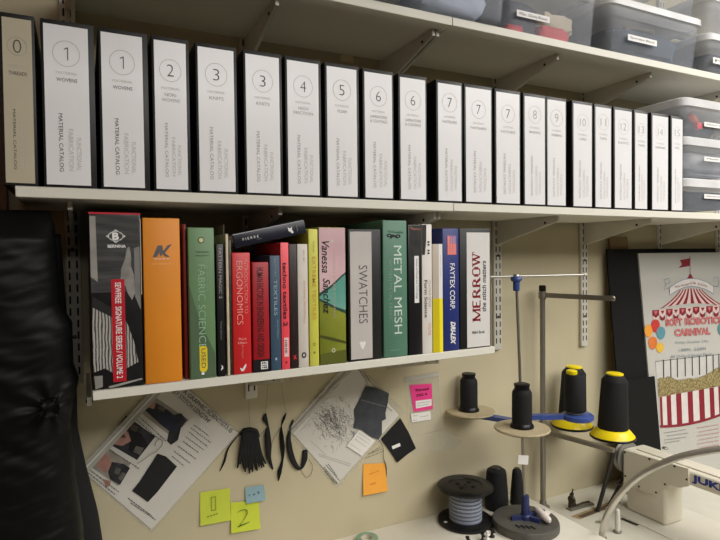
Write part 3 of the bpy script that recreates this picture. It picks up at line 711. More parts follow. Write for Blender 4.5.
# ------------------------------------------------------------ hanging garment
M_SATIN = ramp_mat('black_satin', 'noise', 3, [(.3, (8, 8, 8)), (.7, (13, 13, 13))], .5)
def garment_sheet(zs_, xl, prof, yf, yb, seed, amp):
    rows = []
    for z in zs_:
        xr = None
        for (za, xa), (zb_, xb_) in zip(prof, prof[1:]):
            if zb_ <= z <= za: xr = xa+(xb_-xa)*(za-z)/(za-zb_)
        if xr is None: xr = prof[0][1] if z > prof[0][0] else prof[-1][1]
        cx_, hw = (xl+xr)/2, (xr-xl)/2; n = 128; row = []
        tp = min(1, max(.1, (zs_[0]-z)/.06+.12))
        for k in range(n):
            a = 2*PI*k/n
            ex = math.copysign(abs(math.cos(a))**.45, math.cos(a)); ey = math.copysign(abs(math.sin(a))**.6, math.sin(a))
            x = cx_+hw*ex
            cyy = (yf+yb)/2; y = cyy+(yb-yf)/2*ey*tp
            if math.sin(a) < 0:
                nn = noise.noise(V((x*6+seed, z*12, seed)))*.5+noise.noise(V((x*12-z*10, z*40+x*24, seed+4)))*.3+abs(noise.noise(V((x*16+z*6, z*70-x*22, seed+9))))*.4
                kk = V((W(50, 405).x, 0, W(50, 405).z)); dd = math.hypot(x-kk.x, z-kk.z)
                an = math.atan2(z-kk.z, x-kk.x)
                nn += .6*math.exp(-dd/.06)*math.sin(an*7)
                y += amp*nn*min(1, tp)
            row.append(V((x, y, z)))
        rows.append(row)
    return rows
ztop = W(20, 208).z
prof = [(ztop, W(48, 209, 0).x)] + [(W(0, y, 0).z, W(x, y, 0).x) for x, y in ((53, 222), (58, 280), (60, 310), (72, 330), (73, 375), (79, 392), (74, 415), (70, 440), (76, 500), (84, 560))]
zs_ = [ztop-.004*i for i in range(204)]
t = thing('black_garment', 'shiny black cloth garment hanging at the left edge below the catalog shelf', 'garment', (-.15, .08, zs_[-1]))
link('garment_body', MB().grid(garment_sheet(zs_, -.42, prof, -.03, .14, 2.3, .008), True), M_SATIN, t, 70)
prof2 = [(W(0, y, .15).z, W(x, y, .15).x) for x, y in ((60, 225), (66, 310), (77, 400), (78, 440), (86, 480), (99, 535), (104, 570))]
link('lining_drape', MB().grid(garment_sheet([.05-.008*i for i in range(97)], -.30, prof2, .135, .20, 5.1, .004), True), mat('black_lining', (15, 15, 16), .8), t, 70)
link('hanging_loop', MB().tube([(-.16, .055, ztop-.01), (-.16, .055, ztop+.012), (-.15, .055, ztop+.0185), (-.14, .055, ztop+.012), (-.14, .055, ztop-.01)], .002, 8), M_BLACK, t)
kp = W(50, 408, -.045)
lk = lump(MB(), kp, (.012, .012, .014), 3, amp=.5)
link('gathered_knot', lk, M_SATIN, t, 70)

# ------------------------------------------------------- pinned wall papers
def WP(px, py, k=1): return W(px, py, WALL-.0006*k)
M_BAG = clear('bag_film', (214, 212, 200), .14, .12)
M_ZIP = clear('zip_strip', (206, 204, 194), .6, .2)
M_SHEETP = mat('sheet_paper', (204, 201, 192), .55, var=.03, scale=10)
def flat(name, pts, m, par, k, th=.0004):
    P = [WP(x, y, k) for x, y in pts]
    return link(name, MB().prism(P, (0, th, 0)), m, par, 0)
def lines(name, rows, m, par, k, th=.0011):
    """illegible rows of writing as runs of small dashes; rows are pixel segments"""
    rnd = random.Random(len(rows)*13+k)
    for (xa, ya), (xb, yb) in rows:
        b = MB(); A, Bq = WP(xa, ya, k), WP(xb, yb, k); L = (Bq-A).length; d = (Bq-A)/L; n = V((-d.z, 0, d.x))*th; s = 0
        while s < L:
            w_ = rnd.uniform(.003, .008); e = min(L, s+w_)
            b.poly([A+d*s+n, A+d*e+n, A+d*e-n, A+d*s-n]); s = e+.002
        link(name, b, m, par, 0)
c0 = WP(155, 455)
t = thing('bagged_sheet', 'clear zip bag with a photo instruction sheet and black swatch, below the shelf', 'bag', (c0.x, WALL, c0.z))
bag = flat('bag_back', [(78, 470), (152, 534), (240, 432.5), (170, 370)], M_BAG, t, 2)
flat('zip_strip', [(80, 468), (87, 473.5), (176, 377), (168, 372)], M_ZIP, t, 8)
flat('zip_ridge', [(82.5, 470), (84, 471.2), (173, 375.5), (171.5, 374.5)], mat('zip_white', (216, 214, 204), .3), t, 9)
sh = flat('sheet', [(83.5, 471.5), (151.5, 529.5), (238, 433), (175, 378)], M_SHEETP, t, 4)
MPD = ramp_mat('print_shadow', 'noise', 30, [(.3, (24, 24, 26)), (.6, (52, 52, 56)), (.85, (120, 116, 110))], .4)
MPS = mat('print_skin', (168, 124, 112), .5, var=.15, scale=60); MPG = mat('print_grey', (146, 140, 130), .5, var=.15, scale=50)
MPN = mat('print_navy', (36, 40, 58), .5, var=.2); MPK = mat('print_black', (22, 22, 23), .4, var=.3, scale=80)
f1 = flat('photo', [(150, 393.6), (189, 420), (172.5, 437.4), (136.5, 409.5)], MPG, sh, 5)
flat('photo_print', [(147, 398), (158, 404), (168, 410), (174, 415), (181, 413), (187, 420), (181, 428), (178, 440), (171, 445), (167, 441), (169, 431), (160, 424), (146, 411), (139, 409)], MPD, sh, 6)
flat('photo_print_cloth', [(160, 412), (168, 412), (177, 420), (178, 432), (168, 430), (160, 422)], MPN, sh, 7)
flat('photo', [(126, 415.5), (155.4, 436.5), (137, 460), (106.5, 442.5)], MPD, sh, 5)
flat('photo_print_hand', [(121, 428), (128, 432), (131, 441), (122, 446), (113, 444), (118, 436)], MPS, sh, 6)
flat('photo_print', [(128, 427), (142, 434), (148, 446), (138, 456), (128, 450), (131, 438)], MPK, sh, 6)
flat('photo', [(105, 445.5), (130.5, 463.5), (118, 486), (90, 466)], MPG, sh, 5)
flat('photo_print_hand', [(103, 450), (110, 457), (111, 466), (106, 473), (98, 468), (97, 460)], MPS, sh, 6)
flat('photo_print', [(112, 462), (124, 464), (130, 468), (120, 485), (110, 479), (108, 472)], MPD, sh, 6)
flat('photo_print_hand', [(103, 479), (111, 481), (110, 486), (106, 487)], MPS, sh, 7)
flat('photo_print', [(150, 399), (156, 403), (154, 409), (147, 407)], MPS, sh, 7)
flat('photo_print', [(161, 405), (166, 409), (163, 412), (158, 408)], mat('print_ash', (96, 92, 88), .5, var=.3, scale=80), sh, 7)
flat('photo_print', [(132, 424), (139, 427), (136, 432), (130, 430)], mat('print_umber', (78, 66, 52), .5, var=.3, scale=80), sh, 7)
flat('photo_print', [(136, 446), (144, 448), (140, 455), (133, 452)], mat('print_ash', (96, 92, 88), .5), sh, 7)
flat('photo_print', [(117, 433), (124, 434), (126, 438), (118, 437)], mat('print_umber', (78, 66, 52), .5), sh, 7)
flat('photo_print', [(116, 467), (121, 469), (119, 475), (114, 473)], mat('print_ash', (96, 92, 88), .5), sh, 7)
flat('photo_print', [(122, 472), (126, 474), (121, 481), (118, 478)], mat('print_ash', (96, 92, 88), .5), sh, 7)
flat('fabric_swatch', [(157.5, 453.6), (166, 456.5), (177, 466.5), (157.5, 492), (148, 502), (132, 491), (140, 481)], mat('black_swatch', (20, 20, 21), .55, var=.15, bump=.3), sh, 7, .0008)
lines('small_writing', [((134, 412), (166, 441)), ((132, 416), (160, 440)), ((105, 447), (140, 469)), ((90, 470), (119, 492)), ((88, 472.5), (116, 495)), ((128, 498), (152, 516)), ((131, 503), (156, 520))], M_INK, sh, 7, .0009)
lines('column_writing', [((194, 425), (209, 436)), ((191, 428), (211, 443)), ((189, 432), (208, 447)), ((186, 437), (204, 450)), ((183, 441), (199, 453)), ((178, 446), (196, 459)), ((174, 451), (190, 463)), ((172, 456), (184, 466))], M_INK, sh, 7, .0008)
def wtext(name, s, pa, pb, hpx, m, par, k, bold=0):
    A, Bq = WP(*pa, k), WP(*pb, k); d = Bq-A; h = hpx*.0024
    n = V((-d.z, 0, d.x)).normalized()
    return link(name, MB().text(s, (A+Bq)/2, d, n, d.length, h, bold), m, par, 0)
wtext('title_lettering', 'A GRAPHIC SCIENTISTS IS', (184, 391), (232, 431.5), 4.6, M_BLACK, sh, 7, .0)
wtext('title_lettering', 'BY STITCH LENGTH!', (174, 391), (209.5, 421.5), 4.6, M_BLACK, sh, 7, .0)
hk = [(138, 463.5), (143, 460), (150, 455), (157, 451), (162, 446), (163, 441), (160, 438.5), (156, 441.5), (155, 446)]
link('hook_outline', MB().tube([WP(x, y, 8) for x, y in hk], .0009, 6), mat('pencil_grey', (150, 146, 138), .5), sh)
link('push_pin_hole', MB().lathe((0, 0, 0), [(.002, 0), (.002, .001)], 10, Matrix.Translation(WP(176, 384, 8)) @ Matrix.Rotation(PI/2, 4, 'X')), M_INKG, sh)

c0 = WP(345, 430)
t = thing('bagged_sketch', 'clear zip bag with a pencil sketch sheet and grey swatch, mid wall', 'bag', (c0.x, WALL, c0.z))
flat('bag_back', [(288, 433), (337, 489.5), (406, 412), (353, 359)], M_BAG, t, 2)
flat('zip_strip', [(288, 430), (293, 434), (360, 362), (352, 357)], M_ZIP, t, 8)
flat('zip_ridge', [(290, 430.5), (291.2, 431.5), (357, 361), (355, 360)], mat('zip_grey', (150, 147, 138), .3), t, 9)
sh = flat('sheet', [(293, 433.5), (337.5, 484), (399, 415), (353, 364)], M_SHEETP, t, 4)
rnd = random.Random(5); b = MB()
for k in range(420):
    a, c_ = rnd.gauss(0, .42), rnd.gauss(0, .40)
    if abs(a) > 1 or abs(c_) > 1: continue
    x, y = 333+a*20+c_*15, 422+a*18-c_*20; th = rnd.choice((-.9, .6, .75, 2.1, 1.2))+rnd.gauss(0, .4); l = rnd.uniform(1.5, 7)
    P = [WP(x+l*s*math.cos(th)+rnd.gauss(0, .6), y+l*s*math.sin(th)+rnd.gauss(0, .6), 5) for s in (-.5, 0, .5)]
    n = V((.0003, 0, .0003))
    b.strip([p_+n for p_ in P], [p_-n for p_ in P])
o = link('pencil_sketch', b, mat('pencil_dark', (104, 102, 100), .6), sh, 0); o['kind'] = 'stuff'
b = MB()
for pa, pb in (((318, 407), (332, 420)), ((322, 400), (336, 396)), ((318, 407), (326, 396)), ((318, 454), (351, 464)), ((319, 456), (350, 466)), ((300, 432), (318, 410)), ((311, 441), (326, 455)), ((350, 447), (362, 455))):
    A, Bq = WP(*pa, 5), WP(*pb, 5); d = (Bq-A).normalized(); n = V((-d.z, 0, d.x))*.0005
    b.poly([A+n, Bq+n, Bq-n, A-n])
link('ruled_lines', b, M_INKG, sh, 0)
lines('small_writing', [((324, 467), (338, 484)), ((326, 465), (340, 481)), ((328, 464), (337, 476)), ((325, 471), (335, 484)), ((360, 371), (368, 384)), ((363, 371), (370, 381)), ((366, 458), (384, 451)), ((368, 454), (382, 449)), ((372, 452), (380, 447)), ((387, 407), (392, 411))], M_INK, sh, 6, .0009)
sw = flat('grey_swatch', [(365.8, 386), (377, 388), (389, 393.3), (388, 402), (385.5, 413), (386, 419), (382, 421), (382, 434), (378.5, 440), (370, 436), (362, 430), (353.5, 428), (355, 420), (354, 410), (361, 397)], mat('charcoal_cloth', (64, 68, 72), .8, var=.2, scale=40, bump=.4), t, 9, .001)
flat('fold_line', [(361, 399.5), (385.5, 406.2), (385.5, 407), (361, 400.3)], mat('fold_grey', (112, 114, 116), .7), sw, 10)
cdp = flat('paper_card', [(359, 430), (375, 440.5), (362, 456), (346.5, 446)], M_PAPER, t, 10)
lines('card_writing', [((359, 433), (371, 441)), ((357, 436), (369, 444)), ((355, 439), (366, 447)), ((351, 444), (361, 451))], M_INKG, cdp, 11, .0006)
t = flat('black_swatch', [(400.4, 418.2), (405, 426), (408.5, 432), (416, 448.4), (408, 454), (397.3, 462.7), (389, 450), (381, 439)], mat('black_felt', (19, 19, 20), .85, var=.2, bump=.5), None, 6, .0012)
tag(t, 'small black fabric swatch with a tiny white label, pinned right of the sketch bag', 'fabric swatch')
flat('white_label', [(391.8, 446.3), (399.8, 443), (400.6, 446), (392.8, 449.3)], M_WHITE, t, 7)
def sticky(label, pts, c, cat='sticky note', k=3):
    P = [WP(x, y, k) for x, y in pts]; n = 8; rows = []
    for j in range(n+1):
        v = j/n; L_, R_ = P[0].lerp(P[3], v), P[1].lerp(P[2], v)
        rows.append([L_.lerp(R_, u/4)+V((0, -.006*v*v*(1+.3*u/4), 0)) for u in range(5)])
    o = link('sticky_note', MB().grid(rows), mat('note_%d_%d_%d' % c, c, .6, var=.03), None, 60)
    tag(o, label, cat, 'sticky notes on the wall'); return o
MPC = mat('pencil', (110, 130, 40), .6)
o = sticky('lime green sticky note with a penciled number 1, left one', [(200, 492.5), (230, 488), (230.3, 519), (200, 525)], (196, 208, 66))
def stext(par, s, px, py, wpx, hpx, m, off=.004, bold=0):
    c = WP(px, py, 3)+V((0, -off, 0)); link('note_lettering', MB().text(s, c, EX+EZ*.12, EZ, wpx*.0026, hpx*.0025, bold), m, par, 0)
for dx, dz, w2, h2 in ((0, 0, .0012, .034), (.010, 0, .0012, .034), (.005, .017, .012, .0012), (.005, -.017, .012, .0012)):
    cc_ = WP(213, 503, 3)+V((dx-.004, -.0042, dz)); link('note_lettering', MB().box(cc_.x-w2/2, cc_.x+w2/2, cc_.y-.0003, cc_.y, cc_.z-h2/2, cc_.z+h2/2), MPC, o)
stext(o, '....', 212, 514, 10, 1.5, MPC, .0075)
o = sticky('lime green sticky note with a penciled number 2, below and right of the other', [(230.8, 502.5), (259, 500.5), (259.7, 527.5), (230.8, 532.5)], (200, 212, 60), k=4)
stext(o, '2', 243, 516, 12, 17, MPC, .007, -.03)
o = sticky('small blue sticky note above the lime note numbered 2', [(245, 487.5), (264, 485), (265, 499), (245.8, 503)], (138, 168, 176), k=6)
stext(o, '1 + 2', 254, 494, 11, 3.6, M_BLACK, .004, .02)
o = sticky('orange sticky note beneath the sketch bag', [(363.3, 464), (385.8, 463), (386.7, 490), (362.5, 495)], (240, 166, 62))
stext(o, '-----', 374, 472, 12, .6, mat('orange_pencil', (196, 120, 40), .6), .003); stext(o, 'note', 372, 483, 7, 2, mat('orange_pencil', (196, 120, 40)), .005)

c0 = WP(425, 400)
t = thing('small_zip_bag', 'small clear zip bag with a bright pink tag pinned on the wall', 'bag', (c0.x, WALL, c0.z))
flat('bag_film', [(404, 377), (438.5, 371), (443, 430), (410, 437)], M_BAG, t, 3)
flat('zip_strip', [(404.2, 379), (438.7, 373), (438.9, 376), (404.5, 382)], M_ZIP, t, 5)
pk = flat('pink_tag', [(409.7, 385), (431.7, 383.6), (433, 408.9), (414, 412)], mat('hot_pink', (232, 62, 136), .5, var=.04), t, 4)
wtext('tag_lettering', 'Thread', (415, 390.5), (428.5, 388.5), 3.4, M_BLACK, pk, 6, .01); wtext('tag_lettering', 'ZIG 4', (416, 395.5), (427, 394), 3.2, M_BLACK, pk, 6, .01)
w1 = flat('white_label', [(415.5, 401), (431.5, 399), (431.8, 405.5), (416, 408.5)], M_WHITE, t, 6); w2 = flat('white_label', [(411, 414), (430.5, 411), (431, 419.5), (412, 422.5)], M_PAPER, t, 6)
lines('label_writing', [((417, 403.5), (430, 401.5)), ((417, 406), (429, 404))], M_INK, w1, 7, .0006); lines('label_writing', [((413, 416), (417, 415.5)), ((413, 420.5), (417, 420)), ((420, 417), (429, 415.5))], M_INK, w2, 7, .0006)
o = link('clear_film', MB().prism([WP(*p_, 2) for p_ in ((406, 438), (443, 429), (462, 440), (456, 450), (413, 456))], (0, .0004, 0)), M_BAG, None, 0)
tag(o, 'empty clear plastic bag flap on the wall beneath the pink tagged bag', 'bag')
link('film_highlight', MB().lathe((0, 0, 0), [(.003, 0), (.0024, .002), (.0008, .0028)], 12, Matrix.Translation(WP(444.5, 445.5, 2.5)) @ Matrix.Rotation(PI/2, 4, 'X')), M_CHROME, o)  # solid dot standing in for the highlight on the film

# staples, tassel and strands
for (x, y, lab) in ((268, 382, 'above the first long strand'), (281, 380, 'above the second long strand'), (292, 379, 'above the looped strand'), (303, 378, 'rightmost, by the sketch bag')):
    P = WP(x, y, 1); h_ = .012 if x < 255 else .005
    b = MB().tube([P+V((-.003, 0, -h_)), P+V((-.003, -.0016, -h_)), P+V((-.003, -.0016, h_)), P+V((-.003, 0, h_))], .0005, 6)
    tag(link('staple', b, M_BRUSH), 'thin metal staple in the wall under the lower shelf, '+lab, 'staple', 'staples under the lower shelf')
def strand(b, pts, r, n=8, flat_=None):
    P = [W(x, y, WALL-d) for x, y, d in pts]
    Q = []
    for i in range(len(P)-1):
        p0 = P[max(0, i-1)]; p1 = P[i]; p2 = P[i+1]; p3 = P[min(len(P)-1, i+2)]
        for s in range(5):
            u = s/5; Q.append(.5*((2*p1)+(p2-p0)*u+(2*p0-5*p1+4*p2-p3)*u*u+(3*p1-p0-3*p2+p3)*u**3))
    Q.append(P[-1])
    if isinstance(r, (list, tuple)):
        rr = []
        for i in range(len(P)-1):
            for s in range(5): rr.append(r[i]+(r[i+1]-r[i])*s/5)
        rr.append(r[-1]); r = rr
    b.tube(Q, r, n, flat=flat_)
    return b
M_CORD = mat('black_cord', (17, 17, 18), .7, var=.2, scale=200)
M_FINE = mat('fine_thread', (120, 114, 100), .7)
t = thing('tassel', 'thick black fringe tassel of many cords hanging under the lower shelf', 'tassel', W(250, 432, WALL))
rnd = random.Random(8)
for k in range(15):
    u = k/14; b = MB(); xb = 238+27*u+rnd.uniform(-1, 1); yb = 466+6*math.sin(u*PI)+rnd.uniform(-4, 2)
    strand(b, [(246+7*u, 433, .006), (244+11*u, 430+rnd.uniform(-1, 1), .012), (242.5+15*u, 440, .015+.004*math.sin(u*PI)), (240.5+20*u, 453, .014), (xb, yb, .010)], [.0030, .0042, .0048, .0042, .0020])
    link('cord', b, M_CORD, t)
link('wrap_band', strand(MB(), [(241, 434, .006), (244, 430.5, .016), (250, 429, .02), (256, 431, .014), (258, 436, .006)], .005), M_CORD, t)
link('loose_end', strand(MB(), [(243, 432, .004), (236, 438, .004), (228, 449, .004), (224.5, 461, .003), (220, 471, .003)], [.0016, .0014, .0022, .003, .001]), M_CORD, t)
link('hanging_thread', strand(MB(), [(250, 429, .008), (249, 408, .004), (248, 389, .002)], .0003, 5), M_FINE, t)
t = thing('strand', 'single twisted black strand hanging just right of the tassel', 'cord', W(268, 440, WALL))
link('cord', strand(MB(), [(265.5, 413.5, .003), (265, 419, .006), (268, 426, .004), (267.5, 434, .008), (268.5, 446, .009), (269, 458, .007), (273, 469.5, .003)], [.0022, .0075, .0022, .008, .0095, .0065, .0015], flat_=.5), M_CORD, t)
link('hanging_thread', strand(MB(), [(265.5, 414, .003), (267, 398, .002), (268, 382, .001)], .0003, 5), M_FINE, t)
link('loose_thread', strand(MB(), [(267, 428, .003), (262, 433, .003), (259, 438, .004)], .0005, 5), M_CORD, t)
t = thing('strand', 'long twisted black strand second to the right of the tassel, pointed lower end', 'cord', W(282, 445, WALL))
link('cord', strand(MB(), [(286.5, 412.5, .003), (284, 418, .005), (281.5, 426, .004), (281.5, 436, .008), (282.5, 448, .008), (282.5, 460, .005), (279.5, 472, .007), (278.5, 481, .003)], [.001, .0055, .002, .0085, .0095, .0035, .0085, .0012], flat_=.5), M_CORD, t)
link('hanging_thread', strand(MB(), [(286, 413, .003), (283, 396, .002), (281, 380, .001)], .0003, 5), M_FINE, t)
link('loose_thread', strand(MB(), [(281, 427, .003), (275, 436, .003), (272, 443, .003)], .0005, 5), M_CORD, t)
t = thing('looped_strand', 'black elastic strand looped in a U, half behind the sketch bag', 'cord', W(298, 455, WALL))
link('band', strand(MB(), [(293, 420, .002), (289.5, 432, .004), (289, 444, .006), (292, 458, .007), (297, 467, .007), (301.5, 468, .006), (304.5, 460, .005), (305, 450, .003)], [.003, .004, .0075, .008, .006, .0035, .0085, .0075], flat_=.5), M_CORD, t)
link('loose_thread', strand(MB(), [(301, 470, .004), (306, 477, .005), (311, 474, .005), (312.5, 466, .004), (309, 459, .003)], .0005, 5), M_CORD, t)
t = link('hanging_cord', strand(MB(), [(379, 440, .004), (383, 447, .004), (383.5, 458, .004), (386, 466, .004), (386.5, 477, .003)], [.0006, .0007, .0007, .0014, .0008]), M_CORD)
tag(t, 'fine black cord hanging beside the orange sticky note', 'cord')

# ------------------------------------------------------------------ tables
TA, TB = -.788, -.83
def table(name, label, x0, x1, y0, z, th, m):
    t = thing(name, label, 'table', ((x0+x1)/2, (y0+WALL)/2, FLOOR))
    link('table_top', MB().box(x0, x1, y0, WALL-.001, z-th, z, .003), m, t)
    for x in (x0+.05, x1-.05):
        for y in (y0+.05, WALL-.06): link('leg', MB().box(x-.022, x+.022, y-.022, y+.022, FLOOR, z-th, .003), M_STEEL, t)
table('work_table', 'white work table along the wall holding the wire spool and thread stand', -.6, 1.283, -.32, TA, .03, mat('table_white', (226, 221, 206), .4, var=.02))
table('sewing_table', 'pale sewing machine table at the lower right', 1.286, 2.5, -.62, TB, .03, mat('table_pale', (206, 203, 188), .4, var=.03))
# wire reel
rc = TZ(465.5, 519.5, TA+.006); zt_ = Zat(rc.x, rc.y, 485)
RR = .081
t = thing('wire_spool', 'black flanged spool wound with grey wire on the white table', 'spool', (rc.x, rc.y, TA))
b = MB().lathe((rc.x, rc.y, TA), [(RR-.004, 0), (RR, .002), (RR, .008), (RR-.003, .010), (.03, .010)], 56); link('lower_flange', b, M_BPLAST, t)
hh = zt_-TA
prof_ = [(.046, .010)]; z = .010
while z < hh-.018:
    prof_ += [(.048, z+.001), (.048, z+.0035), (.046, z+.0045)]; z += .0058
link('wire_winding', MB().lathe((rc.x, rc.y, TA), prof_+[(.045, hh-.012)], 48), ramp_mat('grey_wire', 'wave', 28, [(.2, (92, 98, 110)), (.6, (140, 146, 158)), (.9, (158, 164, 176))], .35, bands='Z'), t)
link('inner_core', MB().lathe((rc.x, rc.y, TA), [(.040, hh-.03), (.046, hh-.014), (.046, hh-.006)], 40), M_BPLAST, t)
b = MB().lathe((rc.x, rc.y, TA+hh-.008), [(RR-.004, 0), (RR, .002), (RR, .007), (RR-.003, .0095), (.050, .0095), (.049, .0075), (.02, .0075), (.012, .0085)], 56); link('upper_flange', b, M_BPLAST, t)
b = MB()
for a, rr in ((.5, .024), (2.2, .024), (3.6, .024), (5.3, .024), (0, 0)):
    b.lathe((rc.x+rr*math.cos(a), rc.y+rr*math.sin(a), TA+hh), [(.0065 if rr else .003, -.004), (.0065 if rr else .003, .0012 if rr else .002)], 18)
link('hub_holes', b, mat('hole_black', (5, 5, 5), .9), t)
pl = TZ(445.5, 522, TA+.0103)
link('white_sticker', MB().box(pl.x-.005, pl.x+.005, pl.y-.004, pl.y+.004, TA+.0101, TA+.0107), M_INKL, t)
# two black cones on the table near the wall
def cone_at(name, label, px, pyb, pyt, rb, rtop, tb, ridge=True):
    p = TZ(px, pyb, tb); hgt = Zat(p.x, p.y, pyt)-tb
    t = thing(name, label, 'thread cone', (p.x, p.y, tb), 'thread cones')
    link('thread_winding', MB().lathe((p.x, p.y, tb), [(rb*.93, 0), (rb, .004), (rb*.98, hgt*.3), (rtop*1.02, hgt*.86), (rtop*.95, hgt*.93), (rtop*.6, hgt*.985)], 36), M_THREAD, t)
    link('cone_top', MB().lathe((p.x, p.y, tb), [(rtop*.6, hgt*.98), (rtop*.55, hgt), (rtop*.3, hgt)], 24), M_BPLAST, t)
    return t
cone_at('thread_cone', 'wide black thread cone on the table behind the wire spool', 496.5, 507.5, 467, .0365, .030, TA)
cone_at('thread_cone', 'slim black thread cone on the table just left of the blue-hubbed pole', 517.0, 504, 468, .021, .0145, TA)

# overlock thread stand
sc_ = TZ(525.5, 518.5, TA+.024)
t = thing('thread_stand', 'two-cone thread stand with round grey base, blue arms and wooden discs', 'thread stand', (sc_.x, sc_.y, TA))
Rb = .094
link('base', MB().lathe((sc_.x, sc_.y, TA), [(Rb-.003, 0), (Rb, .003), (Rb, .018), (Rb-.003, .024), (Rb-.012, .0245), (Rb-.02, .024), (.02, .024)], 64), mat('cast_grey', (92, 90, 84), .45, .3, var=.08, scale=40), t)
zc_ = (V((sc_.x, sc_.y, 0))-CAM).dot(fw)
ptop = C(516.3, 279, zc_+.01); pbot = V((sc_.x, sc_.y, TA+.024))
link('pole', MB().rod(pbot, ptop, .0042, 16), M_BRUSH, t)
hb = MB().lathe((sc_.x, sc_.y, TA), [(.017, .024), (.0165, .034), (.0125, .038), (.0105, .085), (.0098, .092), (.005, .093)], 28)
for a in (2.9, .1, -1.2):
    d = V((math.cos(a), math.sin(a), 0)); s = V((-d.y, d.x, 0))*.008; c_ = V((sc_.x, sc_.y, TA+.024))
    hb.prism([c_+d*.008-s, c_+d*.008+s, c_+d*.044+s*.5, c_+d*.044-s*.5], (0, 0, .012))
link('blue_hub', hb, mat('shaded_blue_plastic', (40, 48, 92), .4), t)  # blue plastic with the disc's shadow put into its colour
def pole_at(z): return pbot.lerp(ptop, (z-pbot.z)/(ptop.z-pbot.z))
pz = -.476
pc_ = pole_at(pz)
dl, df = C(470.5, 411, 1.72), C(522, 428, 1.52); drr = C(577.5, 415, 1.63)
def disc_z(p, pyc): return p
armz = dl.z-.006
def arm(a, b_, wa, wb, th, m):
    a, b_ = V((a.x, a.y, 0)), V((b_.x, b_.y, 0)); d = (b_-a).normalized(); s = V((-d.y, d.x, 0)); pts = [a+s*wa, a-s*wa, b_-s*wb]
    n = 12
    for k in range(1, n): pts.append(b_-s*wb*math.cos(PI*k/n)+d*wb*math.sin(PI*k/n))
    pts.append(b_+s*wb)
    mb = MB().prism([p_+V((0, 0, m-th/2)) for p_ in pts], (0, 0, th))
    return mb
link('blue_arm', arm(pc_, dl, .010, .018, .012, dl.z-.009), M_BLUEP, t)
link('blue_arm', arm(pc_, drr, .010, .012, .013, drr.z-.003), M_BLUEP, t)
link('blue_paddle', MB().lathe((drr.x, drr.y, drr.z-.004), [(.040, -.009), (.044, -.006), (.045, 0), (.044, .005), (.040, .008), (.024, .0085)], 40), M_BLUEP, t)
link('blue_arm', arm(pc_, df, .010, .018, .012, df.z-.009), M_BLUEP, t)
link('arm_collar', MB().lathe((pc_.x, pc_.y, dl.z), [(.013, -.02), (.015, -.012), (.015, .004), (.012, .012)], 24), M_BLUEP, t)
M_DISC = mat('pressed_board', (178, 164, 132), .6, var=.08, scale=60)
for p_ in (dl, df):
    dsc = link('spool_disc', MB().lathe((p_.x, p_.y, p_.z), [(.06, -.0035), (.0725, -.003), (.074, 0), (.0725, .0025), (.03, .003)], 56), M_DISC, t)
    link('disc_underside', MB().lathe((p_.x, p_.y, p_.z), [(.045, -.010), (.062, -.0075), (.064, -.0036)], 48), mat('disc_underside_grey', (54, 54, 60), .8), dsc)  # dark grey ring under the disc
link('ring_seat', MB().lathe((drr.x-.006, drr.y+.004, drr.z+.006), [(.024, 0), (.026, .004), (.022, .007), (.014, .007)], 36), mat('ring_grey', (128, 128, 120), .5), t)
# top crossbar
ba, bb = C(490.8, 276.8, zc_+.01), C(584.6, 274.8, zc_+.01)
link('crossbar', MB().rod(ba, bb, .0036, 14), M_CHROME, t)
hb = MB().lathe((ptop.x, ptop.y, ptop.z), [(.0085, -.034), (.0095, -.03), (.0095, -.008), (.014, -.006), (.0165, 0), (.014, .006), (.008, .009)], 28)
link('top_hub', hb, M_BLUEP, t)
link('hub_button', MB().lathe((ptop.x, ptop.y, ptop.z), [(.0105, .0085), (.0085, .013), (.004, .0145)], 20), M_CHROME, t)
for e, nm in ((ba, 'bar_end'), (bb, 'bar_end')): link(nm, MB().lathe((0, 0, 0), [(.0045, -.004), (.0045, .004)], 14, Matrix.Translation(e) @ Matrix.Rotation(PI/2, 4, 'Y')), M_CHROME, t)
tg = pole_at(Zat(sc_.x, sc_.y, 459.5))
link('paper_tag', MB().box(-.016, .013, -.0056, -.0044, -.013, .013, 0, 1, Matrix.Translation(tg) @ Matrix.Rotation(-YAW, 4, 'Z') @ Matrix.Rotation(.08, 4, 'Y')), M_WHITE, t)
sl = MB()
for k in range(4):
    p_ = TZ(518+5*k, 526.5+.4*k, TA+.0246); sl.box(p_.x-.003, p_.x+.003, p_.y-.010, p_.y+.010, TA+.0242, TA+.0262, .0008, 1)
link('base_vents', sl, M_BLACK, t)
# small overlock cones
def small_cone(label, p, hpx, z, top=None):
    h = hpx*z/F_PX
    t = thing('thread_cone', label, 'thread cone', p, 'thread cones')
    link('thread_winding', MB().lathe(p, [(.0265, .010), (.0262, h*.72), (.0255, h*.80), (.021, h*.865)], 36), M_THREAD, t)
    link('cone_base', MB().lathe(p, [(.031, .0), (.0315, .004), (.028, .010), (.0262, .013)], 36), M_BPLAST, t)
    link('cone_neck', MB().lathe(p, [(.020, h*.86), (.0195, h*.93), (.021, h*.94), (.021, h*.985), (.016, h), (.008, h)], 28), M_BPLAST if not top else top, t)
small_cone('black thread cone on the left wooden disc of the thread stand', V((dl.x-.006, dl.y, dl.z+.003)), 37.5, 1.72)
small_cone('black thread cone on the front wooden disc of the thread stand', V((df.x, df.y, df.z+.003)), 44, 1.52)
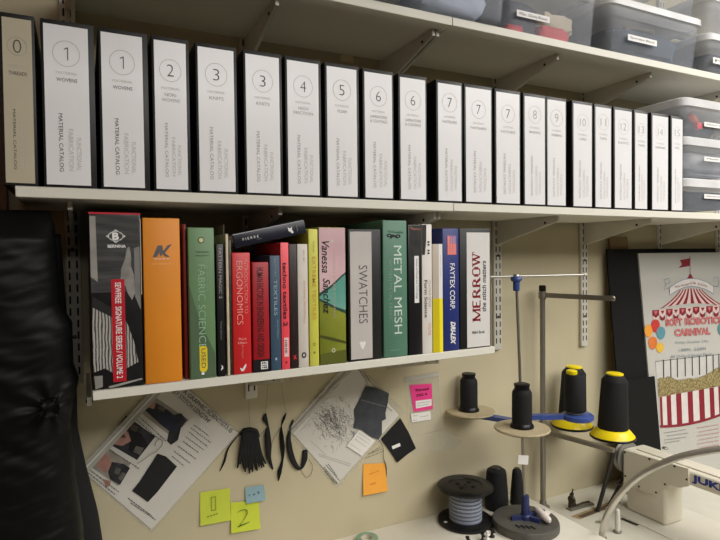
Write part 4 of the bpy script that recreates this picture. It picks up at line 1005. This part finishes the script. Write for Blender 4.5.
# spool standing on the blue paddle (yellow cap)
ps = V((drr.x-.006, drr.y+.004, drr.z+.013)); hs = Zat(ps.x, ps.y, 374)-ps.z
t = thing('thread_spool', 'black thread spool with a small yellow cap standing on the blue paddle arm', 'thread spool', ps, 'thread cones')
link('thread_winding', MB().lathe(ps, [(.029, 0), (.0305, .004), (.0295, hs*.96), (.026, hs)], 36), M_THREAD, t)
pcp = V((ps.x-.008, ps.y+.004, ps.z))
link('yellow_cap', MB().lathe(pcp, [(.014, hs-.001), (.0155, hs+.003), (.015, hs+.010), (.011, hs+.012)], 28), M_YELP, t)
# white cap on the base
wp = TZ(543, 515, TA+.038)
t = thing('plastic_cap', 'white finned plastic cap lying on the round grey stand base', 'cap', wp)
e1, e2 = TZ(535.5, 508, TA+.044), TZ(550, 521.5, TA+.036)
link('cap_body', MB().tube([e1, e1.lerp(e2, .15), e1.lerp(e2, .55), e1.lerp(e2, .9), e2], [.004, .0095, .0115, .0095, .004], 20), mat('cap_white', (222, 212, 204), .4), t)
fb = MB()
for s in (-1, 1):
    c_ = e1.lerp(e2, .62); fb.prism([c_+V((0, 0, .006*s)), c_+V((.016, .006, .012*s)), c_+V((.018, -.008, .010*s)), c_+V((.002, -.012, .004*s))], (0, .003, .001))
link('cap_fins', fb, mat('cap_white', (222, 212, 204)), t)
# small bits
def clip(label, px, py, m, r, name='small_clip', cat='clip'):
    p = TZ(px, py, TA); t = thing(name, label, cat, p, 'small clips in front of the spool')
    link('clip_body', MB().lathe(p, [(r*1.2, 0), (r*1.3, .003), (r*.6, .006), (r*.55, .016), (r*1.1, .019), (r*1.05, .023), (r*.4, .024)], 16), m, t)
    link('clip_lever', MB().box(p.x-.002, p.x+r*1.8, p.y-.003, p.y+.003, TA+.010, TA+.014, .001), m, t)
clip('small black clip at the bottom edge just right of the wire spool', 482.5, 541, M_BPLAST, .005)
clip('small black clip between the wire spool and the stand base', 492, 537, M_BPLAST, .006)
clip('small white clip between the two black clips', 487.5, 539.5, M_WHITE, .004)
clip('small black clip leftmost at the bottom edge in front of the spool', 467.5, 545, M_BPLAST, .005)
p = TZ(526, 546.5, TA); tag(link('blue_cap', MB().lathe(p, [(.011, 0), (.012, .003), (.0115, .010), (.008, .013), (.004, .0135)], 24), M_BLUEP), 'small blue plastic cap at the bottom edge before the round base', 'cap')
p = TZ(367, 541.5, TA)
t = thing('tape_roll', 'pale green tape roll lying on the white table at the bottom edge', 'tape roll', p)
link('tape', MB().lathe(p, [(.018, 0), (.03, 0), (.031, .002), (.031, .010), (.03, .012), (.018, .012), (.018, 0)], 40, cap=False), mat('tape_green', (128, 160, 132), .4, var=.08), t)
link('core', MB().lathe(p, [(.0155, .0005), (.0175, .0005), (.0175, .0115), (.0155, .0115), (.0155, .0005)], 36, cap=False), mat('core_card', (196, 190, 170), .7), t)

# ------------------------------------------------- machine and its thread stand
pb = TZ(543, 507, TB)
zp = (V((pb.x, pb.y, 0))-CAM).dot(fw)
ztp = Zat(pb.x, pb.y, 288)
t = thing('spool_stand', 'tall grey metal spool stand post with a top arm and lower cone rail', 'thread stand', (pb.x, pb.y, TB))
link('post', MB().lathe((pb.x, pb.y, TB), [(.0085, 0), (.0085, ztp-TB)], 24), M_BRUSH, t)
link('post_foot', MB().lathe((pb.x, pb.y, TB), [(.022, 0), (.022, .004), (.012, .007), (.011, .02)], 28), M_BRUSH, t)
link('post_cap', MB().lathe((pb.x, pb.y, ztp), [(.0105, -.010), (.0112, -.006), (.0112, .006), (.008, .009)], 24), M_BPLAST, t)
za = Zat(pb.x, pb.y, 295)
def along(px, py, z):  # point on the horizontal plane z
    return TZ(px, py, z)
e_ = C(612.5, 297.2, 1.66); e_ = V((e_.x, e_.y, za))
def bar(p0, p1, hw, hh_, mb=None):
    p0, p1 = V(p0), V(p1); d = (p1-p0).normalized(); s = d.cross(EZ).normalized()*hw; u = V((0, 0, hh_)); mb = mb or MB()
    mb.prism([p0-s-u, p0+s-u, p0+s+u, p0-s+u], p1-p0); return mb
p0 = V((pb.x, pb.y, za))
link('top_arm', bar(p0, e_, .003, .0075), M_BRUSH, t)
link('arm_ring', MB().lathe((0, 0, 0), [(.008, -.0035), (.008, .0035)], 16, Matrix.Translation(e_) @ Matrix.Rotation(PI/2, 4, 'Y')), M_BRUSH, t)
link('arm_clamp', MB().lathe((pb.x, pb.y, za), [(.0125, -.012), (.0125, .012)], 24), M_BRUSH, t)
zr = Zat(pb.x, pb.y, 431)
rail_e = C(614, 448, 1.655); rail_e = V((rail_e.x, rail_e.y, zr))
p0 = V((pb.x, pb.y, zr))
link('cone_rail', bar(p0, rail_e, .007, .006), M_BRUSH, t)
link('rail_clamp', MB().lathe((pb.x, pb.y, zr), [(.0125, -.014), (.014, -.010), (.014, .026), (.0125, .032)], 24), M_BRUSH, t)
def big_cone(label, pxc, pyb, pyt, zbase, wpx, lean=.035):
    p = TZ(pxc, pyb, zbase); zz_ = (p-CAM).dot(fw); R_ = wpx/2*zz_/F_PX; h = Zat(p.x, p.y, pyt)-zbase
    LN = Matrix.Translation(p) @ Matrix.Rotation(lean, 4, fw) @ Matrix.Translation(-p)
    t = thing('thread_cone', label, 'thread cone', p, 'thread cones')
    link('base_rim', MB().lathe(p, [(R_*.96, 0), (R_, .002), (R_, .006), (R_*.97, .008)], 48), M_BPLAST, t)
    link('yellow_flange', MB().lathe(p, [(R_*.97, .0075), (R_*.955, .010), (R_*.74, .027), (R_*.66, .030)], 48), M_YELP, t)
    link('thread_winding', MB().lathe(p, [(R_*.64, .028), (R_*.67, .032), (R_*.61, h*.60), (R_*.575, h*.86), (R_*.565, h*.885), (R_*.36, h*.975)], 40).xf(LN), M_THREAD, t)
    link('yellow_cap', MB().lathe(p, [(R_*.37, h*.955), (R_*.38, h*.975), (R_*.37, h*.99), (R_*.3, h), (R_*.1, h)], 30).xf(LN), M_YELP, t)
    return p
big_cone('large black thread cone on a yellow flange, right one beside the black boards', 612.5, 437.5, 372.5, zr+.007, 43)
big_cone('large black thread cone on a yellow flange behind the blue paddle', 572, 426.5, 365.5, zr+.007, 40)

# sewing machine head, long axis away from the wall (towards -Y)
M_MACH = mat('machine_cream', (224, 218, 200), .35, var=.02, scale=10)
XF = 1.56
ztm = PX(623.4, 448, XF).z; yL = PX(623.4, 470, XF).y
XBK = TZ(634, 440.5, ztm).x
zpn = PX(624, 485, XF).z
yPR = PX(689.6, 470, XF).y
yEND = -.52
t = thing('sewing_machine', 'cream industrial sewing machine head with blue lettering at the lower right', 'sewing machine', (XF+.08, -.15, TB))
zab = PX(690, 486, XF).z
XB2 = max(XBK, XF+.085)
b = MB(); b.box(XF, XB2, yEND, yL, zab, ztm, .010, 4); link('arm', b, M_MACH, t)
b = MB(); yq0 = PX(665, 527, XF).y; b.box(XF+.003, XB2-.004, yq0, yL-.006, TB+.001, zab+.01, .012, 4); link('pillar', b, M_MACH, t)
b = MB(); b.box(XF-.05, XF+.175, yEND, yL+.03, TB-.0005, TB+.0022, .0015, 1); link('bed', b, mat('bed_pale', (214, 210, 196), .35, var=.02), t)
# side cover panel with its lowered lip
pp = [(yL-.004, ztm-.006), (yPR, ztm-.006)]
pts = [PX(624.5, 449.5, XF), PX(689.2, 468.5, XF), PX(689.4, 486, XF), PX(681, 487.5, XF), PX(671, 485, XF), PX(665, 488, XF), PX(657, 494, XF), PX(650, 493, XF), PX(636, 487.5, XF), PX(624.5, 484.5, XF)]
pan = link('side_cover', MB().prism([V((XF-.004, q.y, q.z)) for q in pts], (.0045, 0, 0)), M_MACH, t)
for (x, y) in ((624.9, 452.2), (649.5, 459), (625.3, 476), (639, 486.5), (656, 492.5), (665, 484.3), (686.7, 479.4), (674.5, 466.3)):
    q = PX(x, y, XF-.004)
    link('screw', MB().lathe((0, 0, 0), [(.0032, 0), (.0032, .0012), (.0015, .0018)], 12, Matrix.Translation(q) @ Matrix.Rotation(-PI/2, 4, 'Y')), M_SLOT, pan)
q = PX(710.5, 486, XF); link('screw', MB().lathe((0, 0, 0), [(.0030, 0), (.0030, .0012), (.0015, .0018)], 12, Matrix.Translation(q) @ Matrix.Rotation(-PI/2, 4, 'Y')), M_SLOT, t)
ja, jb = PX(691.8, 479.3, XF-.0008), PX(722.5, 488.6, XF-.0008)
hJ = abs(PX(700, 478, XF).z-PX(700, 487.2, XF).z)
link('maker_lettering', MB().text('JUKI', (XF-.0008, (ja.y+jb.y)/2, (ja.z+jb.z)/2-.0003), -EY, EZ, abs(ja.y-jb.y), hJ, .045), mat('juki_blue', (44, 62, 150), .4), t, 0)
link('top_cover', MB().box(XF+.022, XB2-.018, yEND+.05, yL-.03, ztm-.001, ztm+.004, .002), M_MACH, t)
q = TZ(665, 448.5, ztm+.004); link('oil_cap', MB().lathe((q.x, q.y, ztm+.003), [(.009, 0), (.009, .003), (.006, .006), (.002, .0065)], 18), M_BRUSH, t)
# handwheel at the wall end, belt down through the table
hy = yL+.018; hc = V((XF+.035, hy, PX(612, 456, XF).z))
Mh = Matrix.Translation(hc) @ Matrix.Rotation(PI/2, 4, 'X')
link('handwheel', MB().lathe((0, 0, 0), [(.012, -.012), (.045, -.012), (.050, -.008), (.046, -.002), (.050, .004), (.050, .010), (.040, .013), (.012, .013)], 44, Mh), mat('wheel_grey', (150, 148, 140), .35, .5), t)
link('handwheel_nut', MB().lathe((0, 0, 0), [(.014, -.020), (.014, -.012)], 16, Mh), M_BRUSH, t)
be = TZ(597.5, 511.5, TB)
bx_, by_ = be.x, be.y
b = MB(); bt = PX(614.5, 450, XF-.012)
b.tube([V((bx_-.004, by_, TB-.06)), V((bx_, by_, TB)), V((bt.x, bt.y, bt.z))], .0066, 10); b.tube([V((bx_+.06, by_+.012, TB-.06)), V((bx_+.064, by_+.012, TB)), V((hc.x+.046, hy, hc.z))], .0048, 10)
tag(link('drive_belt', b, mat('belt_black', (38, 36, 32), .6)), 'dark drive belt running from the handwheel down into the table slot', 'belt')
sa, sb = TZ(572, 517.5, TB), TZ(618, 500, TB)
b = MB(); s_ = V((0, .012, 0))
sp = [TZ(570.5, 516.5, TB), TZ(580, 519.5, TB), TZ(622, 503.5, TB), TZ(616, 499.5, TB)]
o = link('belt_slot', MB().poly([p_+V((0, 0, .0006)) for p_ in sp]), mat('raw_wood', (150, 130, 96), .7, var=.12), None, 0)
tag(o, 'brown belt slot cut in the sewing table under the handwheel', 'belt slot')
sp2 = [TZ(577, 516.5, TB), TZ(583, 518, TB), TZ(620, 503.5, TB), TZ(616.5, 501.5, TB)]
link('slot_hole', MB().poly([p_+V((0, 0, .0010)) for p_ in sp2]), mat('slot_dark', (84, 70, 50), .8), o, 0)
# bobbin winder
q = TZ(573, 509, TB)
t = thing('bobbin_winder', 'small dark metal bobbin winder on the sewing table near the post', 'bobbin winder', q)
link('winder_base', MB().box(q.x-.020, q.x+.085, q.y-.012, q.y+.010, TB, TB+.006, .002), M_BRUSH, t)
MDM = mat('dark_metal', (74, 66, 54), .4, .7)
link('winder_frame', MB().prism([V((q.x-.012, q.y, TB+.005)), V((q.x+.016, q.y, TB+.005)), V((q.x+.012, q.y, TB+.020)), V((q.x+.002, q.y, TB+.028)), V((q.x+.004, q.y, TB+.052)), V((q.x-.004, q.y, TB+.048)), V((q.x-.010, q.y, TB+.024))], (0, .010, 0)), MDM, t)
link('winder_wheel', MB().lathe((0, 0, 0), [(.013, -.004), (.013, .004)], 24, Matrix.Translation(V((q.x-.010, q.y-.004, TB+.034))) @ Matrix.Rotation(PI/2, 4, 'Y')), MDM, t)
link('winder_spindle', MB().rod((q.x, q.y+.004, TB+.045), (q.x+.004, q.y+.004, TB+.064), .0022, 10), MDM, t)
link('winder_lever', MB().tube([(q.x+.015, q.y-.002, TB+.010), (q.x+.04, q.y-.004, TB+.014), (q.x+.07, q.y-.002, TB+.011)], .0032, 10), MDM, t)
# white peg and small table fittings
q = TZ(617.5, 531.5, TB+.0022)
hq = Zat(q.x, q.y, 509)-TB-.0022
t = thing('white_peg', 'white round peg standing on the machine bed before the pillar', 'peg', q)
link('peg_pin', MB().lathe(q, [(.0075, .002), (.007, hq*.9), (.006, hq*.97), (.003, hq)], 20), mat('peg_white', (206, 202, 192), .4), t)
link('peg_base', MB().lathe(q, [(.012, 0), (.012, .002), (.008, .004)], 24), M_BRUSH, t)
q = TZ(598.5, 522.5, TB)
tag(link('table_screw', MB().lathe(q, [(.010, 0), (.010, .0015), (.006, .0025), (.002, .002)], 24), M_CHROME), 'round metal screw head set in the sewing table left of the peg', 'screw')
qa, qb = TZ(621.5, 519, TB), TZ(638, 526, TB)
b = MB(); d = (qb-qa).normalized(); n = V((-d.y, d.x, 0))*.005
o = link('bed_groove', MB().prism([qa+n+EZ*.0023, qb+n+EZ*.0023, qb-n+EZ*.0023, qa-n+EZ*.0023], (0, 0, .0008)), M_SLOT); tag(o, 'short dark slot plate in the machine bed behind the white peg', 'slot plate')
q = PX(619, 484, XF-.004)
o = link('lever_knob', MB().tube([PX(615.5, 482.5, XF), PX(619.5, 485, XF-.01), PX(624.5, 487, XF)], [.002, .004, .003], 10), M_BPLAST); tag(o, 'small black lever on the wall end of the machine pillar', 'lever')
# flexible lamp neck
lp = [(601.5, 548, 1.60), (602.5, 533, 1.59), (606, 518, 1.58), (616, 500, 1.56), (631, 483, 1.54), (652, 468.5, 1.51), (678, 457.5, 1.48), (705, 451.5, 1.45), (735, 447.5, 1.42), (770, 446, 1.40)]
P = [C(*q_) for q_ in lp]; P[0] = V((P[1].x, P[1].y, TB+.001)); Q = []
for i in range(len(P)-1):
    p0, p1, p2, p3 = P[max(0, i-1)], P[i], P[i+1], P[min(len(P)-1, i+2)]
    for s in range(10):
        u = s/10; Q.append(.5*((2*p1)+(p2-p0)*u+(2*p0-5*p1+4*p2-p3)*u*u+(3*p1-p0-3*p2+p3)*u**3))
Q.append(P[-1])
t = thing('lamp_neck', 'shiny grey flexible lamp neck curving over the sewing machine', 'lamp neck', P[0])
link('flexible_tube', MB().tube(Q, [.0088+(.0005 if i % 2 else 0) for i in range(len(Q))], 18), M_CHROME, t)
link('neck_base', MB().lathe(P[0], [(.022, 0), (.022, .006), (.013, .012), (.011, .03)], 28), M_BRUSH, t)
hd = P[-1]
link('lamp_head', MB().lathe((0, 0, 0), [(.011, -.01), (.016, .0), (.022, .03), (.03, .06), (.028, .06), (.018, .03)], 28, Matrix.Translation(hd) @ Matrix.Rotation(1.9, 4, 'X') @ Matrix.Rotation(.5, 4, 'Y')), M_BRUSH, t)

# ------------------------------------------------------- boards and poster
PA, PBt = V((0, .268, 0)), V((0, .196, -.74))
nrm = (PBt-PA).cross(EX).normalized()
if nrm.y > 0: nrm = -nrm
def PP(px, py, k=0): return ON(px, py, PA+nrm*(.0004*k), nrm)
dn = (PBt-PA).normalized()
def slab(x0, x1, ztop_, off, th, m, name, label, cat, zbot=TB+.001):
    a = PA+nrm*off
    top = a+dn*((ztop_-a.z)/dn.z); bot = a+dn*((zbot-a.z)/dn.z)
    mb = MB().prism([V((x0, top.y, top.z)), V((x1, top.y, top.z)), V((x1, bot.y, bot.z)), V((x0, bot.y, bot.z))], -nrm*th)
    o = link(name, mb, m); tag(o, label, cat); return o
M_FOAM = mat('black_foamcore', (24, 24, 23), .75, var=.08, scale=20, spec=.15)
xb0 = ON(607, 250, PA-nrm*.006, nrm).x; ztb = ON(620, 249, PA-nrm*.006, nrm).z
slab(xb0, xb0+.62, ztb, -.0062, .006, M_FOAM, 'foam_board', 'tall black foam board leaning on the wall behind the carnival poster', 'board')
xc0 = W(607.5, 240, .285).x; ztc = W(618, 236.5, .285).z
slab(xc0+.012, xc0+.105, ztc, -.0125, .0035, mat('kraft_card', (126, 106, 76), .8, var=.06), 'cardboard_sheet', 'brown cardboard sheet peeking above the tall black foam board', 'board')
xp0 = PP(638.5, 253).x; ztpz = PP(660, 253).z
po = slab(xp0, xp0+.60, ztpz, -.0003, .0055, mat('poster_white', (180, 178, 170), .5, var=.02, scale=5), 'carnival_poster', 'white poster with a red striped circus tent leaning behind the sewing machine', 'poster')
x2 = PP(657.5, 410, 15).x; z2 = PP(653, 376.5, 15).z
slab(x2-.17, x2, z2, .0062, .006, M_FOAM, 'foam_board', 'shorter black foam board standing in front of the lower left corner of the poster', 'board')
MCR = mat('poster_red', (130, 38, 47), .5, var=.05); MCB = mat('poster_blue', (104, 128, 150), .5); MCT = mat('poster_text_grey', (130, 140, 150), .5)
def pf(name, pts, m, k=2):
    return link(name, MB().poly([PP(x, y, k) for x, y in pts]), m, po, 0)
def pstrip(name, A, Bq, m, k=2): return link(name, MB().strip([PP(x, y, k) for x, y in A], [PP(x, y, k) for x, y in Bq]), m, po, 0)
pf('flag', [(679.9, 260.2), (690, 258.1), (690, 265.9), (678.5, 267.9), (682, 264.3)], MCR)
pf('flag_pole', [(689.6, 256), (690.4, 256), (690.6, 275), (689.8, 275)], mat('poster_pole', (140, 120, 116), .5))
pf('tent_peak', [(690.3, 273), (694.4, 280), (686.6, 280)], MCR)
# tent roof stripes
def roof(u, v):
    xt = 680+22.0*u; xb = 659.5+66*u
    s = abs(2*u-1); y0_ = 288.5+1.5*s-.5*u; y1_ = 304.5+4.5*s*s-2.2*u
    cv = v**1.0; bend = (v*(1-v))*(.30)*(1 if u < .5 else -1)*s*30
    return (xt+(xb-xt)*v+bend, y0_+(y1_-y0_)*v)
ns = 17
for k in range(ns):
    u0_, u1_ = k/ns, (k+1)/ns; b = MB()
    pstrip('tent_stripe', [roof(u0_, j/8) for j in range(9)], [roof(u1_, j/8) for j in range(9)], MCR if k % 2 == 0 else mat('poster_cream', (208, 186, 180), .5), 2)
pf('banner', [(669.7, 287.7), (677, 282.5), (684, 279.4), (691, 278.4), (698, 279), (706, 281.5), (713.5, 286.2), (713.5, 293.8), (706, 289.3), (698, 287), (691, 286.4), (684, 287.4), (677, 290.6), (669.7, 295)], mat('banner_white', (214, 208, 202), .5), 3)
def outline(name, pts, w, m, k=4):
    A = [PP(x, y, k) for x, y in pts]; u_ = []
    for i in range(len(A)):
        d = (A[min(i+1, len(A)-1)]-A[max(i-1, 0)]).normalized(); u_.append(nrm.cross(d)*w)
    return link(name, MB().strip([a+q for a, q in zip(A, u_)], [a-q for a, q in zip(A, u_)]), m, po, 0)
outline('banner_outline', [(669.7, 287.7), (677, 282.5), (684, 279.4), (691, 278.4), (698, 279), (706, 281.5), (713.5, 286.2)], .0010, MCB)
outline('banner_outline', [(669.7, 295), (677, 290.6), (684, 287.4), (691, 286.4), (698, 287), (706, 289.3), (713.5, 293.8)], .0010, MCB)
outline('banner_scroll', [(669.7, 287.7), (664.5, 289.5), (666, 284), (664, 279.5), (669, 278.5), (670.5, 282), (667.5, 283.5)], .0011, MCB)
outline('banner_scroll', [(713.5, 286.2), (718, 286.5), (719, 281), (717, 277), (713.5, 278), (714, 281.5)], .0011, MCB)
outline('banner_scroll', [(669.7, 287.7), (669.7, 295)], .0010, MCB); outline('banner_scroll', [(713.5, 286.2), (713.5, 293.8)], .0010, MCB)
def ptext(name, s, x0, y0_, x1, y1_, hpx, m, k=4, bold=0, par=None):
    A, Bq = PP(x0, y0_, k), PP(x1, y1_, k); d = Bq-A; n = nrm.cross(-d).normalized()
    if n.z < 0: n = -n
    return link(name, MB().text(s, (A+Bq)/2, d, n, d.length, hpx*.0033, bold), m, po, 0)
ptext('banner_lettering', 'The Inaugural', 675, 287.6, 692, 283, 3.0, MCR, 5); ptext('banner_lettering', '& Only', 693, 283, 708, 286.6, 3.0, MCR, 5)
# scalloped valance
nv = 11
for k in range(nv):
    xa = 652.5+6.7*k; xb = xa+6.7; ya = 310.3-.52*k if k < 6 else 307.4-.35*(k-5); sg = 0
    m_ = MCR if k % 2 == 0 else mat('poster_cream', (208, 186, 180))
    pf('valance_flag', [(xa, ya), (xb, ya-.4), (xb, ya+4.6), ((xa+xb)/2, ya+7.8), (xa, ya+5)], m_, 3)
    pf('valance_drop', [(xa+.4, ya+4.4), (xb-.4, ya+4.0), (xb-1.0, ya+9.5), ((xa+xb)/2, ya+11), (xa+1.0, ya+9.5)], mat('poster_cream', (208, 186, 180)) if k % 2 == 0 else MCR, 2.6)
    pf('valance_dart', [(xa+1.4, ya+1), (xb-1.4, ya+.7), ((xa+xb)/2, ya+4.6)], MCR if k % 2 else mat('poster_rose', (196, 110, 112), .5), 3.6)
# title words with slab feel: heavy fill over pale rim
MCO = mat('poster_title', (176, 74, 76), .5)
for s, a in (('SOFT', (665.5, 322.6, 682.5, 321.6)), ('ROBOTICS', (685, 321.5, 722, 319.8))):
    ptext('title_lettering', s, *a, 8.6, MCO, 4, .055)
ptext('title_lettering', 'CARNIVAL', 674.5, 332.8, 710.5, 330.8, 8.6, MCO, 4, .055)
for s, a in (('SOFT', (665.8, 322.6, 682.2, 321.6)), ('ROBOTICS', (685.3, 321.5, 721.7, 319.8)), ('CARNIVAL', (674.8, 332.8, 710.2, 330.8))):
    ptext('title_fill', s, *a, 7.6, mat('poster_title_pale', (204, 150, 146), .5), 5, -.018)
ptext('date_lettering', 'Friday October 27th', 675.8, 343, 708.4, 341.3, 3.6, MCT, 4)
ptext('time_lettering', '1:00PM - 5:00PM', 679, 350.2, 706, 348.6, 3.6, MCT, 4)
ptext('place_lettering', '60 Oxford Street Floor', 670.7, 356.8, 712.5, 353.6, 3.0, MCT, 4)
def ball(x, y, rx, ry, c, tail=True):
    m_ = mat('balloon_%d_%d_%d' % c, c, .4, var=.08)
    pts = [(x+rx*math.cos(a)*(1-.12*math.sin(a)), y+ry*math.sin(a)) for a in [2*PI*k/22 for k in range(22)]]
    ball.k += .25; o = pf('balloon', pts, m_, 3+ball.k)
ball.k = 0
ball(660, 347.8, 3.9, 5.0, (212, 170, 66)); ball(652.8, 343, 4.4, 6.4, (206, 116, 58)); ball(648.5, 331, 4.0, 6.5, (222, 150, 60)); ball(655.6, 325.8, 4.2, 6.6, (186, 62, 56)); ball(661, 333, 4.4, 6.4, (92, 140, 150)); ball(722, 329, 4.2, 6.5, (88, 140, 134))
# booth columns
pf('booth_panel', [(655.6, 361.5), (722, 354.2), (722, 374), (657, 382)], mat('booth_grey', (188, 186, 180), .5), 2)
for k, x in enumerate((663.4, 670.6, 677.2, 685, 692.1, 699.3, 706.4, 713, 718.8)):
    y0_ = 360.6-.105*(x-655); pf('booth_bar', [(x-.5, y0_), (x+.6, y0_), (x+.9, y0_+19), (x-.2, y0_+19)], mat('booth_dark', (58, 58, 58), .5), 3)
outline('booth_rim', [(655.6, 361.5), (690, 357.6), (722, 354.2)], .0009, mat('booth_dark', (58, 58, 58)), 3)
MPOP = ramp_mat('popcorn_print', 'voronoi', 130, [(.1, (176, 168, 120)), (.4, (142, 132, 86)), (.7, (120, 100, 72))], .5)
tp = [(657.5, 379), (661, 377.5), (664, 378.6), (668, 376), (672, 377.5), (677, 380), (683, 379.6), (689, 378), (694, 379), (700, 377), (706, 374.5), (712, 371), (716, 368), (722, 367)]
bt_ = [(658.5, 396.5), (661, 396.8), (664, 396.4), (668, 395.6), (672, 394.6), (677, 393.8), (683, 392.6), (689, 391.4), (694, 390.6), (700, 389.6), (706, 388.6), (712, 387.4), (716, 386.6), (722, 385.8)]
pstrip('popcorn', tp, bt_, MPOP, 3)
def drop(x, v):
    y0_ = 397.2-.175*(x-658); y1_ = 425.8-.02*(x-660)-.0032*(x-662)**2
    return (x+v*1.2, y0_+(y1_-y0_)*v)
pstrip('booth_skirt', [drop(x, 0) for x in range(659, 723, 4)], [drop(x, 1) for x in range(659, 723, 4)], mat('skirt_white', (206, 200, 194), .5), 2)
for xa, xb in ((659.6, 662), (666.5, 670.8), (676, 681.2), (687.5, 692.6), (698.8, 704), (709.4, 713.8), (718.2, 722)):
    pstrip('skirt_stripe', [drop(xa, 0), drop(xa, .5), drop(xa, 1)], [drop(xb, 0), drop(xb, .5), drop(xb, 1)], MCR, 3)
pts = [drop(x, 1) for x in range(659, 724, 4)]
pstrip('skirt_band', [(x, y-.6) for x, y in pts], [(x, y+1.9) for x, y in pts], MCR, 4)
b = MB(); rnd = random.Random(3)
def prow(b, xa, ya, xb, yb):
    A, Bq = PP(xa, ya, 3), PP(xb, yb, 3); L = (Bq-A).length; d = (Bq-A)/L; n = nrm.cross(d)*.0012; s = 0
    while s < L:
        e = min(L, s+rnd.uniform(.006, .016)); b.poly([A+d*s+n, A+d*e+n, A+d*e-n, A+d*s-n]); s = e+.0035
prow(b, 664, 433, 686, 429.5); prow(b, 667, 436, 688, 433); prow(b, 664.5, 440, 686, 437); prow(b, 664.5, 443, 680, 440.5)
link('small_writing', b, mat('poster_small', (130, 124, 128), .5), po, 0)
b = MB()
for k in range(7): prow(b, 697+(k % 2)*2, 428+4*k, 719, 424.5+4*k)
link('red_writing', b, mat('poster_small_red', (178, 120, 122), .5), po, 0)

# --------------------------------------------------------------- light
def area(name, loc, rot, sx, sy, power, c=(1, .972, .935)):
    l = bpy.data.lights.new(name, 'AREA'); l.shape = 'RECTANGLE'; l.size = sx; l.size_y = sy; l.energy = power; l.color = c
    o = bpy.data.objects.new(name, l); COL.objects.link(o); o.location = loc; o.rotation_euler = rot; return o
area('ceiling_lamp_right', (2.6, -.9, CEIL-.02), (0, 0, 0), 1.6, .7, 42)
area('ceiling_lamp_far', (1.9, -2.4, CEIL-.02), (0, 0, 0), 3.0, 1.8, 128)
area('fill_light_left', (.5, -3.1, CEIL-.02), (0, 0, 0), 2.0, .8, 34)  # added frontal fill to brighten the left side, not a known fixture
w = bpy.data.worlds.new('room_bounce'); scn.world = w; w.use_nodes = True
w.node_tree.nodes['Background'].inputs['Color'].default_value = (1, .94, .84, 1)
w.node_tree.nodes['Background'].inputs['Strength'].default_value = .035
vs = scn.view_settings
vs.view_transform = 'Standard'; vs.look = 'None'; vs.gamma = 1; vs.use_curve_mapping = False; vs.exposure = -.08
